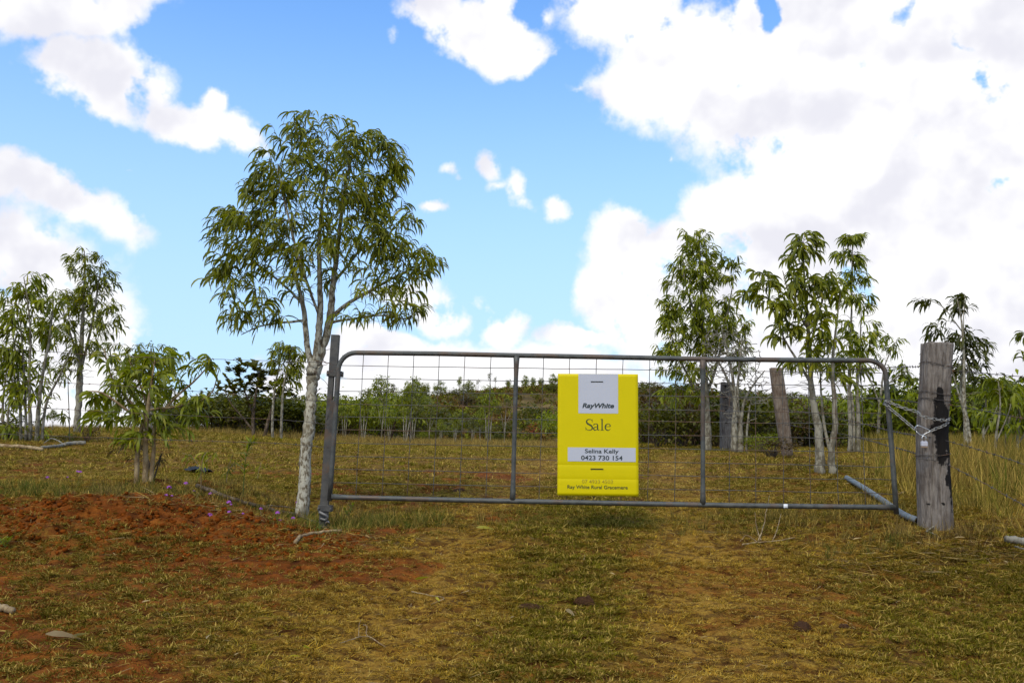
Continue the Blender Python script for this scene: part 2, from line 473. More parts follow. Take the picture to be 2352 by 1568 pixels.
thatch = b.ramp(nf, [(0.28, (0.080, 0.032, 0.007)), (0.46, (0.200, 0.098, 0.012)), (0.62, (0.330, 0.190, 0.024)), (0.85, (0.44, 0.30, 0.055))])
thatch = b.mix(b.math('MULTIPLY', a_rut, b.step(nc, 0.3, 0.6)), thatch, b.mix(nf, (0.225, 0.112, 0.016), (0.40, 0.245, 0.040)))
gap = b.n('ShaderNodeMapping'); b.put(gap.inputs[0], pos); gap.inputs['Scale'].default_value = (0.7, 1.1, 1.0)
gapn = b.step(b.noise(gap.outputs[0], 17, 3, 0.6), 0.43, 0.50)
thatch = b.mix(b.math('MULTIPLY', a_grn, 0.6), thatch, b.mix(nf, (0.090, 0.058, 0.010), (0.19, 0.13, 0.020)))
thatch = b.mix(gapn, b.mix(0.65, thatch, (0.050, 0.022, 0.008)), thatch)  # shade between grass clumps, painted into the thatch as dark brown
fr = b.step(b.math('ADD', a_red, b.math('MULTIPLY', b.math('SUBTRACT', nm_, 0.5), 0.9)), 0.22, 0.78)
col = b.mix(fr, thatch, soil)
hillc = b.ramp(b.noise(pos, 0.16, 5, 0.6), [(0.36, (0.060, 0.042, 0.012)), (0.5, (0.115, 0.078, 0.022)), (0.64, (0.21, 0.145, 0.05))])
col = b.mix(b.math('MULTIPLY', b.attr('gap').outputs['Fac'], 0.72), col, b.mix(nf, (0.040, 0.014, 0.004), (0.110, 0.036, 0.008)))  # hollows between tufts coloured darker to paint in the grass shade
col = b.mix(a_hill, col, hillc)
col = b.mix(b.step(nn, 0.35, 0.6), b.mix(1.0, col, (0.66, 0.62, 0.60), 'MULTIPLY'), col)
principled(b, out, col, 0.95, 0, 0.08, b.math('ADD', nf, b.math('MULTIPLY', nn, 0.4)), 0.02, 0.9)
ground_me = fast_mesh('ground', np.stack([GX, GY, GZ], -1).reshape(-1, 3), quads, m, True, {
    'red': ('FLOAT', red_mask(GX, GY)), 'green': ('FLOAT', green_mask(GX, GY)), 'rut': ('FLOAT', rut_mask(GX, GY)), 'gap': ('FLOAT', gap_shade_mask(GX, GY)), 'hill': ('FLOAT', sstep(GY, 34, 50))})
tag(link('ground', ground_me), kind='structure')

# ------------------------------------------------------------------ grass: stuff, scattered as instanced tufts
def blade_tuft(n, hmin, hmax, spread, lean, width, seed, segs=2, curl=0.6):
    g = np.random.default_rng(seed)
    V = []; F = []; T = []; c = 0
    for i in range(n):
        a = g.uniform(0, 2 * math.pi); r = spread * math.sqrt(g.uniform())
        p = np.array([r * math.cos(a), r * math.sin(a), -0.004])
        L = g.uniform(hmin, hmax); th = g.uniform(*lean); az_ = a + g.normal(0, 0.9)
        wd = width * g.uniform(0.7, 1.3); side = np.array([-math.sin(az_), math.cos(az_), 0]); side = side * math.cos(0.5) + np.array([0, 0, 1]) * math.sin(g.uniform(-.4, .4))
        tv = g.uniform()
        for s in range(segs + 1):
            k = s / segs; ww = wd * (1 - k) ** 0.7 * 0.5 + 0.0003
            V += [p + side * ww, p - side * ww]; T += [tv, tv]
            if s < segs:
                t2 = th + curl * k * g.uniform(0.4, 1.4)
                p = p + L / segs * np.array([math.cos(az_) * math.sin(t2), math.sin(az_) * math.sin(t2), max(math.cos(t2), -0.15)])
                F.append((c, c + 1, c + 3, c + 2)); c += 2
        c += 2
    return np.array(V), np.array(F), np.array(T)

def grass_material(name):
    m, b, out = material(name)
    base = b.attr('gcol', 'INSTANCER').outputs['Color']
    t = b.attr('tint').outputs['Fac']
    straw = b.mix(t, (0.30, 0.175, 0.025), (0.50, 0.35, 0.085))
    col = b.mix(b.step(t, 0.72, 0.80), b.mix(1.0, base, b.mix(b.math('MULTIPLY', t, 1.3), (0.55, 0.55, 0.55), (1.35, 1.3, 1.2)), 'MULTIPLY'), straw)
    d = b.n('ShaderNodeBsdfDiffuse'); b.put(d.inputs[0], col)
    tr = b.n('ShaderNodeBsdfTranslucent'); b.put(tr.inputs[0], col)
    ms = b.n('ShaderNodeMixShader'); ms.inputs[0].default_value = 0.25
    b.nt.links.new(d.outputs[0], ms.inputs[1]); b.nt.links.new(tr.outputs[0], ms.inputs[2]); b.nt.links.new(ms.outputs[0], out.inputs[0])
    return m
MAT_GRASS = grass_material('grass_blades')

def scatter(name, pts, scl, rotz, which, sources, gcol, tilt=0.0, mat=None):
    """one 'stuff' object: a point cloud that carries instanced tufts"""
    c = bpy.data.collections.new(name + '_kinds')
    for k, (V, F, T) in enumerate(sources):
        me = fast_mesh('%s_tuft' % name, V, F, mat or MAT_GRASS, False, {'tint': ('FLOAT', T)})
        c.objects.link(bpy.data.objects.new('%s_%02d' % (name, k), me))
    n = len(pts)
    g = np.random.default_rng(n)
    rot = np.stack([g.normal(0, tilt, n), g.normal(0, tilt, n), rotz], -1)
    me = bpy.data.meshes.new(name)
    me.vertices.add(n); me.vertices.foreach_set('co', np.ascontiguousarray(pts, np.float32).ravel())
    for nm, typ, arr in (('scl', 'FLOAT', scl), ('rot', 'FLOAT_VECTOR', rot), ('pick', 'INT', which), ('gcol', 'FLOAT_COLOR', np.concatenate([gcol, np.ones((n, 1))], 1))):
        at_ = me.attributes.new(nm, typ, 'POINT')
        key = {'FLOAT': 'value', 'INT': 'value', 'FLOAT_VECTOR': 'vector', 'FLOAT_COLOR': 'color'}[typ]
        at_.data.foreach_set(key, np.ascontiguousarray(arr, np.int32 if typ == 'INT' else np.float32).ravel())
    o = link(name, me)
    ng = bpy.data.node_groups.new(name, 'GeometryNodeTree')
    ng.interface.new_socket('Geometry', in_out='INPUT', socket_type='NodeSocketGeometry')
    ng.interface.new_socket('Geometry', in_out='OUTPUT', socket_type='NodeSocketGeometry')
    N = ng.nodes; L = ng.links
    gi = N.new('NodeGroupInput'); go = N.new('NodeGroupOutput')
    iop = N.new('GeometryNodeInstanceOnPoints'); ci = N.new('GeometryNodeCollectionInfo')
    ci.inputs['Collection'].default_value = c
    ci.inputs['Separate Children'].default_value = True; ci.inputs['Reset Children'].default_value = True
    def na(nm, typ):
        a = N.new('GeometryNodeInputNamedAttribute'); a.data_type = typ; a.inputs['Name'].default_value = nm
        return a.outputs['Attribute']
    L.new(gi.outputs[0], iop.inputs['Points']); L.new(ci.outputs[0], iop.inputs['Instance'])
    iop.inputs['Pick Instance'].default_value = True
    L.new(na('pick', 'INT'), iop.inputs['Instance Index'])
    e2r = N.new('FunctionNodeEulerToRotation'); L.new(na('rot', 'FLOAT_VECTOR'), e2r.inputs[0]); L.new(e2r.outputs[0], iop.inputs['Rotation'])
    L.new(na('scl', 'FLOAT'), iop.inputs['Scale'])
    L.new(iop.outputs[0], go.inputs[0])
    md = o.modifiers.new('scatter', 'NODES'); md.node_group = ng
    return tag(o, kind='stuff')

def wedge_points(n, d0, d1, seed, half=0.62, bias=1.0, extra=0.5):
    """points spread evenly per square metre over the ground between two distances, as wide as the lens could see"""
    g = np.random.default_rng(seed)
    d = np.sqrt(g.uniform(d0 ** 2, d1 ** 2, n))
    x = g.uniform(-1, 1, n) * (d * half + extra)
    return x, d, g

def grass_colours(x, d, g):
    G = np.clip(green_mask(x, d) + g.normal(0, 0.10, len(x)), 0, 1)[:, None]
    green = np.array([0.170, 0.152, 0.012]); straw = np.array([0.405, 0.252, 0.032]); brown = np.array([0.150, 0.062, 0.010])
    f = sstep(G, 0.22, 0.62)
    far = sstep(d, 7.5, 10)[:, None]
    st = straw * (1 - far) + np.array([0.350, 0.250, 0.058]) * far
    c = st * (1 - f) + green * f
    k = (g.uniform(0, 1, len(x)) < 0.20)[:, None]
    c = np.where(k, c * 0.35 + brown * 0.65, c)
    rd = red_mask(x, d)[:, None]
    c = c * (1 - 0.6 * rd) + np.array([0.128, 0.084, 0.018]) * 0.6 * rd
    c = c * (1 + 0.10 * rut_mask(x, d)[:, None])
    return c * g.uniform(0.72, 1.28, (len(x), 1))

green_t = [blade_tuft(30, 0.010, 0.032, 0.027, (0.35, 1.40), 0.0036, 100 + k) for k in range(3)]
mat_t = [blade_tuft(30, 0.010, 0.030, 0.034, (0.9, 1.55), 0.0038, 110 + k) for k in range(3)]
straw_t = [blade_tuft(14, 0.03, 0.085, 0.05, (1.35, 1.62), 0.0030, 120 + k, 2, 0.12) for k in range(3)]
KINDS = green_t + mat_t + straw_t
def near_grass(n, d0, d1, seed, smin, smax, half=0.62):
    x, d, g = wedge_points(n, d0, d1, seed, half)
    dens = 0.22 + 0.78 * sstep(fbm(x * 9, d * 15, 71, 2), 0.44, 0.58) * (0.55 + 0.45 * sstep(fbm(x * 2.5, d * 2.5, 72, 2), .35, .6))
    rm = red_mask(x, d)
    fine_ = sstep(fbm(x * 17, d * 24, 73, 2), 0.45, 0.57)
    dens = dens * (1 - 0.85 * sstep(rm, 0.90, 1.05)) * (1 - 0.30 * sstep(rm, 0.35, 0.65)) * (1 - 0.60 * sstep(rm, 0.35, 0.65) * (1 - fine_))
    dens = dens * (0.65 + 0.6 * green_mask(x, d)) * (1 - 0.9 * gap_shade_mask(x, d))
    keep = g.uniform(0, 1, n) < dens
    x, d = x[keep], d[keep]; n2 = len(x)
    G = green_mask(x, d)
    p = g.uniform(0, 1, n2)
    kind = np.where(p < 0.16, 6, np.where(p < 0.16 + 0.30 + 0.45 * G, 0, 3)) + g.integers(0, 3, n2)
    pts = np.stack([x, d, terrain(x, d) - 0.002], -1)
    return pts, g.uniform(smin, smax, n2) * (0.8 + 0.5 * G), g.uniform(0, 6.283, n2), kind, grass_colours(x, d, g)
sets = [near_grass(95000, 2.9, 6.2, 1, 0.65, 1.30), near_grass(90000, 6.0, 10.5, 2, 0.8, 1.5), near_grass(70000, 10.3, 26, 3, 1.3, 2.6, 0.64)]
def cat(i): return np.concatenate([s[i] for s in sets])
scatter('short_grass', cat(0), cat(1), cat(2), cat(3), KINDS, cat(4), 0.12)
# ------------------------------------------------------------------ metal and timber materials
def galv(name, base, light, rough, rust=0.0):
    m, b, out = material(name)
    co = obj_co(b)
    n1 = b.noise(co, 18, 5, 0.6); n2 = b.noise(co, 90, 4, 0.6); n3 = b.noise(co, 5, 3, 0.5)
    col = b.mix(b.step(n1, 0.35, 0.65), base, light)
    col = b.mix(b.step(n2, 0.68, 0.74, 0, 0.75), col, (0.36, 0.36, 0.33))
    if rust: col = b.mix(b.math('MULTIPLY', b.step(b.math('ADD', n3, b.math('MULTIPLY', n2, 0.3)), 0.66, 0.78), rust), col, (0.16, 0.075, 0.03))
    principled(b, out, col, b.step(n1, 0.3, 0.7, rough - .1, rough + .15), 0.35, 0.4, n2, 0.002, 0.5)
    return m
MAT_TUBE = galv('galvanised_tube', (0.058, 0.060, 0.055), (0.100, 0.102, 0.092), 0.55, 0.32)
MAT_POST = galv('weathered_steel', (0.060, 0.056, 0.050), (0.095, 0.090, 0.080), 0.6, 0.4)
MAT_WIRE = galv('gate_wire', (0.06, 0.056, 0.05), (0.11, 0.105, 0.095), 0.6, 0.6)
MAT_BARB = galv('barbed_wire_steel', (0.05, 0.043, 0.04), (0.10, 0.09, 0.082), 0.65, 0.8)
MAT_CHAIN = galv('chain_zinc', (0.17, 0.165, 0.15), (0.33, 0.32, 0.29), 0.42, 0.4)
MAT_PIPE = galv('pipe_blue_grey', (0.13, 0.155, 0.16), (0.21, 0.24, 0.245), 0.6, 0.15)
def flat(name, color, rough=0.5, metal=0.0, spec=0.4):
    m, b, out = material(name)
    n = b.noise(obj_co(b), 9, 4, 0.55)
    principled(b, out, b.mix(b.math('MULTIPLY', n, 0.14), color, (color[0] * .75, color[1] * .75, color[2] * .75)), rough, metal, spec)
    return m
MAT_BRIGHT = flat('bright_steel', (0.62, 0.62, 0.60), 0.28, 0.9)
MAT_SILVER = flat('padlock_silver', (0.55, 0.54, 0.58), 0.4, 0.5)
MAT_BRASS = flat('padlock_brass_base', (0.38, 0.26, 0.16), 0.45, 0.6)
MAT_BOLT = galv('bolt_steel', (0.11, 0.105, 0.10), (0.2, 0.19, 0.18), 0.5, 0.8)
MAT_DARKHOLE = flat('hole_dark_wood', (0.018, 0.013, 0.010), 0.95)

# ------------------------------------------------------------------ gate
def gp(px, py, off=0.0):
    """survey position on the plane of the gate; off = metres towards the camera"""
    Y = 6.92 - 0.19 * (px - 757) / 1301.0
    p = at(px, py, Y)
    return np.array(p) + np.array([-0.043, -1.0, 0.0]) * off
gate = thing('farm_gate', 'wide galvanised farm gate of steel tube filled with square wire mesh', 'gate', tuple(gp(757, 1150)))
g0 = np.array(gate.location)
def gl(px, py, off=0.0): return gp(px, py, off) - g0
RT = 0.0185
def arc2(c, a0, a1, rx, ry, n=8): return [(c[0] + rx * math.cos(t), c[1] - ry * math.sin(t)) for t in np.linspace(a0, a1, n)]
outline = [(757, 1150), (762, 1080), (768, 990), (774, 905), (777, 862)] + arc2((817, 853), math.pi * 0.97, math.pi * 0.5, 40, 43, 8) + \
          [(1000, 812), (1186, 816), (1400, 820), (1614, 824.5), (1850, 827)] + arc2((1992, 864), math.pi * 0.5, math.pi * 0.06, 43, 36.5, 8) + \
          [(2039, 925), (2048, 1030), (2054, 1110), (2059, 1180)]
part('frame_tube', tube(MB(), [gl(*p) for p in outline], RT, 12), MAT_TUBE, gate)
rail_pts = [(762, 1140), (800, 1142), (1100, 1149), (1400, 1155), (1700, 1160.5), (2000, 1164), (2056, 1164.5)]
rr = [0.021, RT, RT, RT, RT, RT, 0.022]
part('bottom_rail', tube(MB(), [gl(*p) for p in rail_pts], rr, 12), MAT_TUBE, gate)
for xs_ in ((1186.5, 1177.5, 818, 1147), (1614, 1614.5, 827, 1158)):
    x0, x1, y0, y1 = xs_
    pts = [gl(x0 + (x1 - x0) * k, y0 + (y1 - y0) * k) for k in (0, .06, .14, .5, .86, .94, 1)]
    part('brace', tube(MB(), pts, [0.024, 0.020, 0.0165, 0.0165, 0.0165, 0.020, 0.022], 12), MAT_TUBE, gate)
left_y = [839.6, 869, 898, 927.5, 956.8, 986, 1017, 1047, 1077, 1107.7]
right_y = [857, 887, 917, 950, 975, 1008, 1039, 1071, 1102, 1133]
def stile_x(y): return float(np.interp(y, [862, 905, 990, 1080, 1150], [777, 774, 768, 762, 757]))
def stile_xr(y): return float(np.interp(y, [840, 880, 925, 1030, 1110, 1180], [2022, 2034, 2039, 2048, 2054, 2059]))
rng = np.random.default_rng(5)
for k, (a, c) in enumerate(zip(left_y, right_y)):
    xa, xb = stile_x(a) + 3, stile_xr(c) - 2
    if a < 845: xa += 3
    pts = []
    for t in np.linspace(0, 1, 34):
        x = xa + (xb - xa) * t
        dip = rng.normal(0, 0.35) + (0.0 if t < 0.85 else rng.normal(0, 1.2))
        pts.append(gl(x, a + (c - a) * t + dip, 0.003))
    part('mesh_wire', tube(MB(), pts, 0.0027, 5), MAT_WIRE, gate)
top_x = [835, 892.5, 951, 1009, 1068, 1128, 1248.6, 1309, 1370, 1431, 1492.6, 1553.5, 1676, 1735.6, 1797, 1856, 1915.6, 1977]
bot_x = [816.5, 877, 935, 994.6, 1055, 1115.6, 1238, 1300.8, 1363.6, 1425.6, 1488, 1550, 1675, 1736, 1800, 1862, 1926, 1988]
for a, c in zip(top_x, bot_x):
    ya = np.interp(a, [835, 1186, 1614, 1977], [812, 817, 825, 829]); yc = np.interp(c, [800, 1100, 1400, 1700, 2000], [1142, 1149, 1155, 1160, 1164])
    pts = [gl(a + (c - a) * t + rng.normal(0, 0.3), ya + (yc - ya) * t, -0.002) for t in np.linspace(0, 1, 16)]
    part('mesh_wire', tube(MB(), pts, 0.0027, 5), MAT_WIRE, gate)
mb = MB()
box(mb, gl(1803, 1161, 0.0195), (0.030, 0.003, 0.028), bev=0.001)
part('sticker', mb, flat('sticker_white', (0.75, 0.77, 0.78), 0.5), gate)

# hinge post: slotted flat steel post, leaning a touch
pb = at(742, 1216, 6.985); pt_ = at(771, 769, 7.0)
base = Vector((pb.x, pb.y, tz(pb.x, pb.y)))
hp = thing('gate_post', 'dark grey flat steel hinge post with a slot holding the gate', 'post', base)
ax = (np.array(pt_) - np.array(base)); Lp = np.linalg.norm(ax); ax /= Lp
ux = np.cross(ax, [0, 1, 0]); ux /= np.linalg.norm(ux); uy = np.cross(ax, ux)
RM = np.stack([-ux if ux[0] < 0 else ux, uy if uy[1] > 0 else -uy, ax], 1)
W, D = 0.064, 0.045
mb = MB()
slot0, slot1 = 0.66, 0.80
def pbox(mb, x0, x1, y0, y1, z0, z1, bev=0.003):
    c = RM @ np.array([(x0 + x1) / 2, (y0 + y1) / 2, (z0 + z1) / 2]); return box(mb, c, (x1 - x0, y1 - y0, z1 - z0), RM, 0, bev)
pbox(mb, -W / 2, W / 2, -D / 2, D / 2, -0.25, slot0 * Lp)
pbox(mb, -W / 2, 0.010, -D / 2, D / 2, slot0 * Lp - .002, slot1 * Lp + .002)
pbox(mb, 0.020, W / 2, -D / 2 + .001, D / 2, slot0 * Lp - .002, slot1 * Lp + .002)
pbox(mb, -W / 2, W / 2, -D / 2, D / 2, slot1 * Lp, Lp)
part('post_bar', mb, MAT_POST, hp, False)
def hinge(zc, x1, hh, cut):
    mb = MB()
    pbox(mb, -W / 2 - .012, x1, -D / 2 - .012, -D / 2 + 0.002, zc - hh / 2, zc + hh / 2, .002)
    pbox(mb, -W / 2 - .012, x1, D / 2 - .002, D / 2 + .010, zc - hh / 2, zc + hh / 2, .002)
    s = part('hinge_strap', mb, MAT_POST, hp, False)
    for xx in (-W / 2 - .004, x1 - .008):
        c = RM @ np.array([xx, -D / 2 - .012, zc]); b2 = MB()
        tube(b2, [c, c + np.array([0, -0.010, 0])], 0.0085, 6)
        tube(b2, [c + np.array([0, -0.010, 0]), c + np.array([0, -0.015, 0])], 0.005, 6)
        part('bolt', b2, MAT_BOLT, s, False)
hinge(Lp * 0.795, 0.075, 0.042, 0)
hinge(Lp * 0.105, 0.062, 0.046, 0)
mb = MB()
c0 = RM @ np.array([0.0, -D / 2 - .014, Lp * 0.083])
tube(mb, smooth_path([c0 + RM @ np.array(p) for p in ((-.03, 0, .004), (.01, -.012, -.012), (.034, -.008, -.03), (.02, 0, -.052), (-.02, .002, -.045))], 5), 0.011, 8)
part('bent_gudgeon', mb, MAT_BOLT, hp)
mb = MB()
tube(mb, [c0 + np.array([0.03, 0.02, -.075]), c0 + np.array([0.045, -0.045, -.082])], 0.017, 12, False); tube(mb, [c0 + np.array([0.03, 0.02, -.075]), c0 + np.array([0.045, -0.045, -.082])], 0.0135, 12, False)
part('pipe_stub', mb, MAT_BOLT, hp)

# ------------------------------------------------------------------ sale sign wired to the mesh
tl, tr_, bl, br = (gp(1282, 858, 0.012), gp(1466, 859.5, 0.012), gp(1279.5, 1137, 0.012), gp(1465.5, 1139, 0.012))
ctr = (tl + tr_ + bl + br) / 4
u = (tr_ - tl) + (br - bl); u /= np.linalg.norm(u)
v = (tl - bl) + (tr_ - br); v -= u * np.dot(u, v); v /= np.linalg.norm(v)
nrm = np.cross(u, v)
SW = (np.linalg.norm(tr_ - tl) + np.linalg.norm(br - bl)) / 2; SH = (np.linalg.norm(tl - bl) + np.linalg.norm(tr_ - br)) / 2
sign = tag(link('sale_sign', None), 'yellow sale sign board with white panels tied on the gate mesh', 'sign')
sign.matrix_world = Matrix(((u[0], v[0], nrm[0], ctr[0]), (u[1], v[1], nrm[1], ctr[1]), (u[2], v[2], nrm[2], ctr[2]), (0, 0, 0, 1)))
KX, KY = SW / 843.0, SH / 1268.0
def sx(x): return (x - 760.5) * KX
def sy(y): return (752 - y) * KY
def sheet_mat(name, color, rough=0.42):
    m, b, out = material(name)
    co = obj_co(b); n = b.noise(co, 7, 3, 0.5)
    mp = b.n('ShaderNodeMapping'); b.put(mp.inputs[0], co); mp.inputs['Scale'].default_value = (1, 190, 1)
    flute = b.n('ShaderNodeTexWave'); b.put(flute.inputs[0], mp.outputs[0]); flute.inputs['Scale'].default_value = 1.0
    col = b.mix(b.step(n, 0.4, 0.7, 0, 0.12), color, tuple(c * .8 for c in color))
    specks = b.step(b.noise(co, 55, 2, 0.5), 0.80, 0.84, 0, 0.7)
    col = b.mix(specks, col, tuple(c * .4 for c in color))
    principled(b, out, col, rough, 0, 0.12, b.math('ADD', n, b.math('MULTIPLY', flute.outputs['Fac'], .02)), 0.004, 0.25)
    return m
M_YEL = sheet_mat('sign_yellow_print', (0.60, 0.49, 0.0015)); M_WHT = sheet_mat('sign_white_print', (0.46, 0.472, 0.52)); M_INK = flat('sign_dark_ink', (0.030, 0.040, 0.040), 0.5)
M_INKY = flat('sign_green_black_ink', (0.052, 0.062, 0.010), 0.5); M_FADE = flat('sign_faded_ink', (0.36, 0.27, 0.004), 0.5); M_SLOT = flat('sign_slot_dark', (0.02, 0.02, 0.012), 0.8)
def slab(x0, x1, y0, y1, z0, z1, bev=0.0008):
    return box(MB(), (sx((x0 + x1) / 2), sy((y0 + y1) / 2), (z0 + z1) / 2), (sx(x1) - sx(x0), sy(y0) - sy(y1), z1 - z0), None, 0, bev)
# the board is creased and slightly bowed
gxs = np.linspace(-SW / 2, SW / 2, 25); gys = np.linspace(-SH / 2, SH / 2, 41)
def bow(x, y): return 0.0016 * np.cos(x / SW * 3.1) + 0.0012 * np.sin(y * 5 + 1) * np.cos(x * 4) - 0.0022 * np.exp(-((y - sy(1070)) / 0.006) ** 2) - 0.0018 * np.exp(-((y - sy(1215)) / 0.006) ** 2)
XX, YY = np.meshgrid(gxs, np.sort(np.concatenate([gys, [sy(1070), sy(1215), sy(1066), sy(1074), sy(1211), sy(1219)]])))
nyy, nxx = XX.shape
front = np.stack([XX, YY, bow(XX, YY)], -1).reshape(-1, 3); back = front - np.array([0, 0, 0.005])
ii = np.arange(nxx * nyy).reshape(nyy, nxx)
q = np.stack([ii[:-1, :-1], ii[:-1, 1:], ii[1:, 1:], ii[1:, :-1]], -1).reshape(-1, 4)
N_ = nxx * nyy
ring_ = np.concatenate([ii[0, :], ii[1:, -1], ii[-1, -2::-1], ii[-2:0:-1, 0]])
side = np.stack([ring_, ring_ + N_, np.roll(ring_, -1) + N_, np.roll(ring_, -1)], -1)
board = link('board', fast_mesh('board', np.concatenate([front, back]), np.concatenate([q, q[:, ::-1] + N_, side]), M_YEL, False), sign)
def drape(mesh, lift):
    n = len(mesh.vertices); co = np.empty(n * 3, np.float32); mesh.vertices.foreach_get('co', co); co = co.reshape(-1, 3)
    co[:, 2] += bow(co[:, 0], co[:, 1]) + lift
    mesh.vertices.foreach_set('co', co.ravel()); mesh.update()
def patch(name, x0, x1, y0, y1, lift, mat, n=(10, 10)):
    X, Y = np.meshgrid(np.linspace(sx(x0), sx(x1), n[0]), np.linspace(sy(y1), sy(y0), n[1]))
    f_ = np.stack([X, Y, np.zeros_like(X)], -1).reshape(-1, 3); i_ = np.arange(X.size).reshape(X.shape)
    q_ = np.stack([i_[:-1, :-1], i_[:-1, 1:], i_[1:, 1:], i_[1:, :-1]], -1).reshape(-1, 4)
    me = fast_mesh(name, f_, q_, mat, False); drape(me, lift)
    return link(name, me, sign)
patch('white_panel', 556, 972, 119, 532, 0.0012, M_WHT, (12, 12))
patch('name_strip', 446, 1153, 888, 1032, 0.0018, M_WHT, (16, 5))
for (x0, x1, yy) in ((686, 815, 201), (684, 817, 1110)):
    patch('tie_slot', x0, x1, yy - 5.5, yy + 5.5, 0.0024, M_SLOT, (6, 3))
def text(body, x0, x1, y0, y1, mat, lift, bold=0.0, shear=0.0, name='lettering', space=1.0):
    cu = bpy.data.curves.new(name, 'FONT'); cu.body = body; cu.shear = shear; cu.offset = bold; cu.resolution_u = 4; cu.space_character = space
    tmp = bpy.data.objects.new(name, cu)
    me = bpy.data.meshes.new_from_object(tmp)
    bpy.data.objects.remove(tmp); bpy.data.curves.remove(cu)
    n = len(me.vertices); co = np.empty(n * 3, np.float32); me.vertices.foreach_get('co', co); co = co.reshape(-1, 3)
    lo, hi = co.min(0), co.max(0)
    co[:, 0] = sx(x0) + (co[:, 0] - lo[0]) / (hi[0] - lo[0]) * (sx(x1) - sx(x0))
    co[:, 1] = sy(y1) + (co[:, 1] - lo[1]) / (hi[1] - lo[1]) * (sy(y0) - sy(y1)); co[:, 2] = 0
    # one object per letter: loose pieces whose x-ranges overlap (dots, counters) stay together
    par = np.arange(n)
    def find(a):
        while par[a] != a: par[a] = par[par[a]]; a = par[a]
        return a
    for e in me.edges: par[find(e.vertices[0])] = find(e.vertices[1])
    root_ = np.array([find(i) for i in range(n)])
    spans = sorted((co[root_ == r_, 0].min(), co[root_ == r_, 0].max(), r_) for r_ in np.unique(root_))
    groups = []
    for a_, b_, r_ in spans:
        if groups and min(groups[-1][1], b_) - a_ > 0.55 * (b_ - a_): groups[-1][2].append(r_); groups[-1][1] = max(groups[-1][1], b_)
        else: groups.append([a_, b_, [r_]])
    for _, _, rs_ in groups:
        keep = np.isin(root_, rs_); new = np.cumsum(keep) - 1
        mb_ = MB(); mb_.add(co[keep], [tuple(new[v_] for v_ in pg.vertices) for pg in me.polygons if keep[pg.vertices[0]]])
        lm_ = mb_.mesh('letter', [mat], False); drape(lm_, lift); link('letter', lm_, sign)
    bpy.data.meshes.remove(me)
text('RayWhite', 597, 930, 425, 492, M_INK, 0.0022, 0.035, 0.22)
text('Selina Kelly', 625, 977, 903, 960, M_INK, 0.0026, 0.020)
text('0423 730 154', 585, 1017, 970, 1019, M_INK, 0.0026, 0.020)
text('07 4933 4503', 595, 915, 1219, 1258, M_FADE, 0.0016, 0.004)
text('Ray White Rural Gracemere', 443, 1069, 1277, 1326, M_INKY, 0.0016, 0.014)
# high-contrast serif word, drawn stroke by stroke
def stroke(mb, pts, ws, per=7):
    p = smooth_path([(a, b_, 0) for a, b_ in pts], per)[:, :2]
    wv = np.interp(np.linspace(0, 1, len(p)), np.linspace(0, 1, len(ws)), ws)
    t = np.gradient(p, axis=0); t /= np.linalg.norm(t, axis=1)[:, None] + 1e-9
    nn_ = np.stack([-t[:, 1], t[:, 0]], 1)
    a = p + nn_ * wv[:, None] / 2; c = p - nn_ * wv[:, None] / 2
    V = np.concatenate([a, c]); n = len(p)
    mb.add([(sx(x), sy(y), 0) for x, y in V], [(k, k + n, k + n + 1, k + 1) for k in range(n - 1)])
def glyph(mb):
    me = mb.mesh('letter', [M_INKY], False); drape(me, 0.0016); link('letter', me, sign)
mb = MB()
stroke(mb, [(701, 622), (697, 604), (684, 595), (668, 594), (650, 600), (642, 616), (648, 634), (668, 648), (690, 660), (702, 678), (697, 696), (680, 706), (660, 706), (642, 698), (634, 680)], [4, 4, 5, 6, 10, 14, 16, 17, 17, 14, 11, 7, 5, 4, 4])
stroke(mb, [(702, 594), (701, 626)], [4, 3]); stroke(mb, [(633, 674), (634, 707)], [3, 4])
glyph(mb); mb = MB()
stroke(mb, [(716, 656), (722, 644), (736, 640), (752, 643), (758, 656)], [9, 7, 5, 7, 12]); stroke(mb, [(757, 650), (757, 690), (763, 704), (777, 701)], [13, 13, 9, 3])
stroke(mb, [(756, 668), (738, 673), (720, 681), (716, 694), (724, 705), (742, 703), (756, 692)], [4, 5, 9, 12, 10, 6, 4])
glyph(mb); mb = MB()
stroke(mb, [(804, 590), (804, 706)], [13, 13]); stroke(mb, [(786, 706), (824, 706)], [4, 4]); stroke(mb, [(788, 593), (806, 591)], [4, 5])
glyph(mb); mb = MB()
stroke(mb, [(838, 668), (890, 668)], [4, 4]); stroke(mb, [(889, 668), (886, 650), (872, 640), (856, 642), (842, 654), (837, 674), (843, 694), (858, 706), (876, 704), (891, 690)], [11, 9, 5, 6, 12, 14, 13, 9, 6, 3])
glyph(mb)
for (x, y) in ((690, 201), (812, 201), (690, 1110), (812, 1110)):
    p0 = np.array([sx(x), sy(y), 0.002]); mb = MB()
    tube(mb, smooth_path([p0 + [0, 0, -.016], p0 + [0, -.002, .0035], p0 + [0, .003, .0035], p0 + [0, .002, -.016]], 3), 0.0012, 5)
    part('tie_wire', mb, MAT_WIRE, sign)

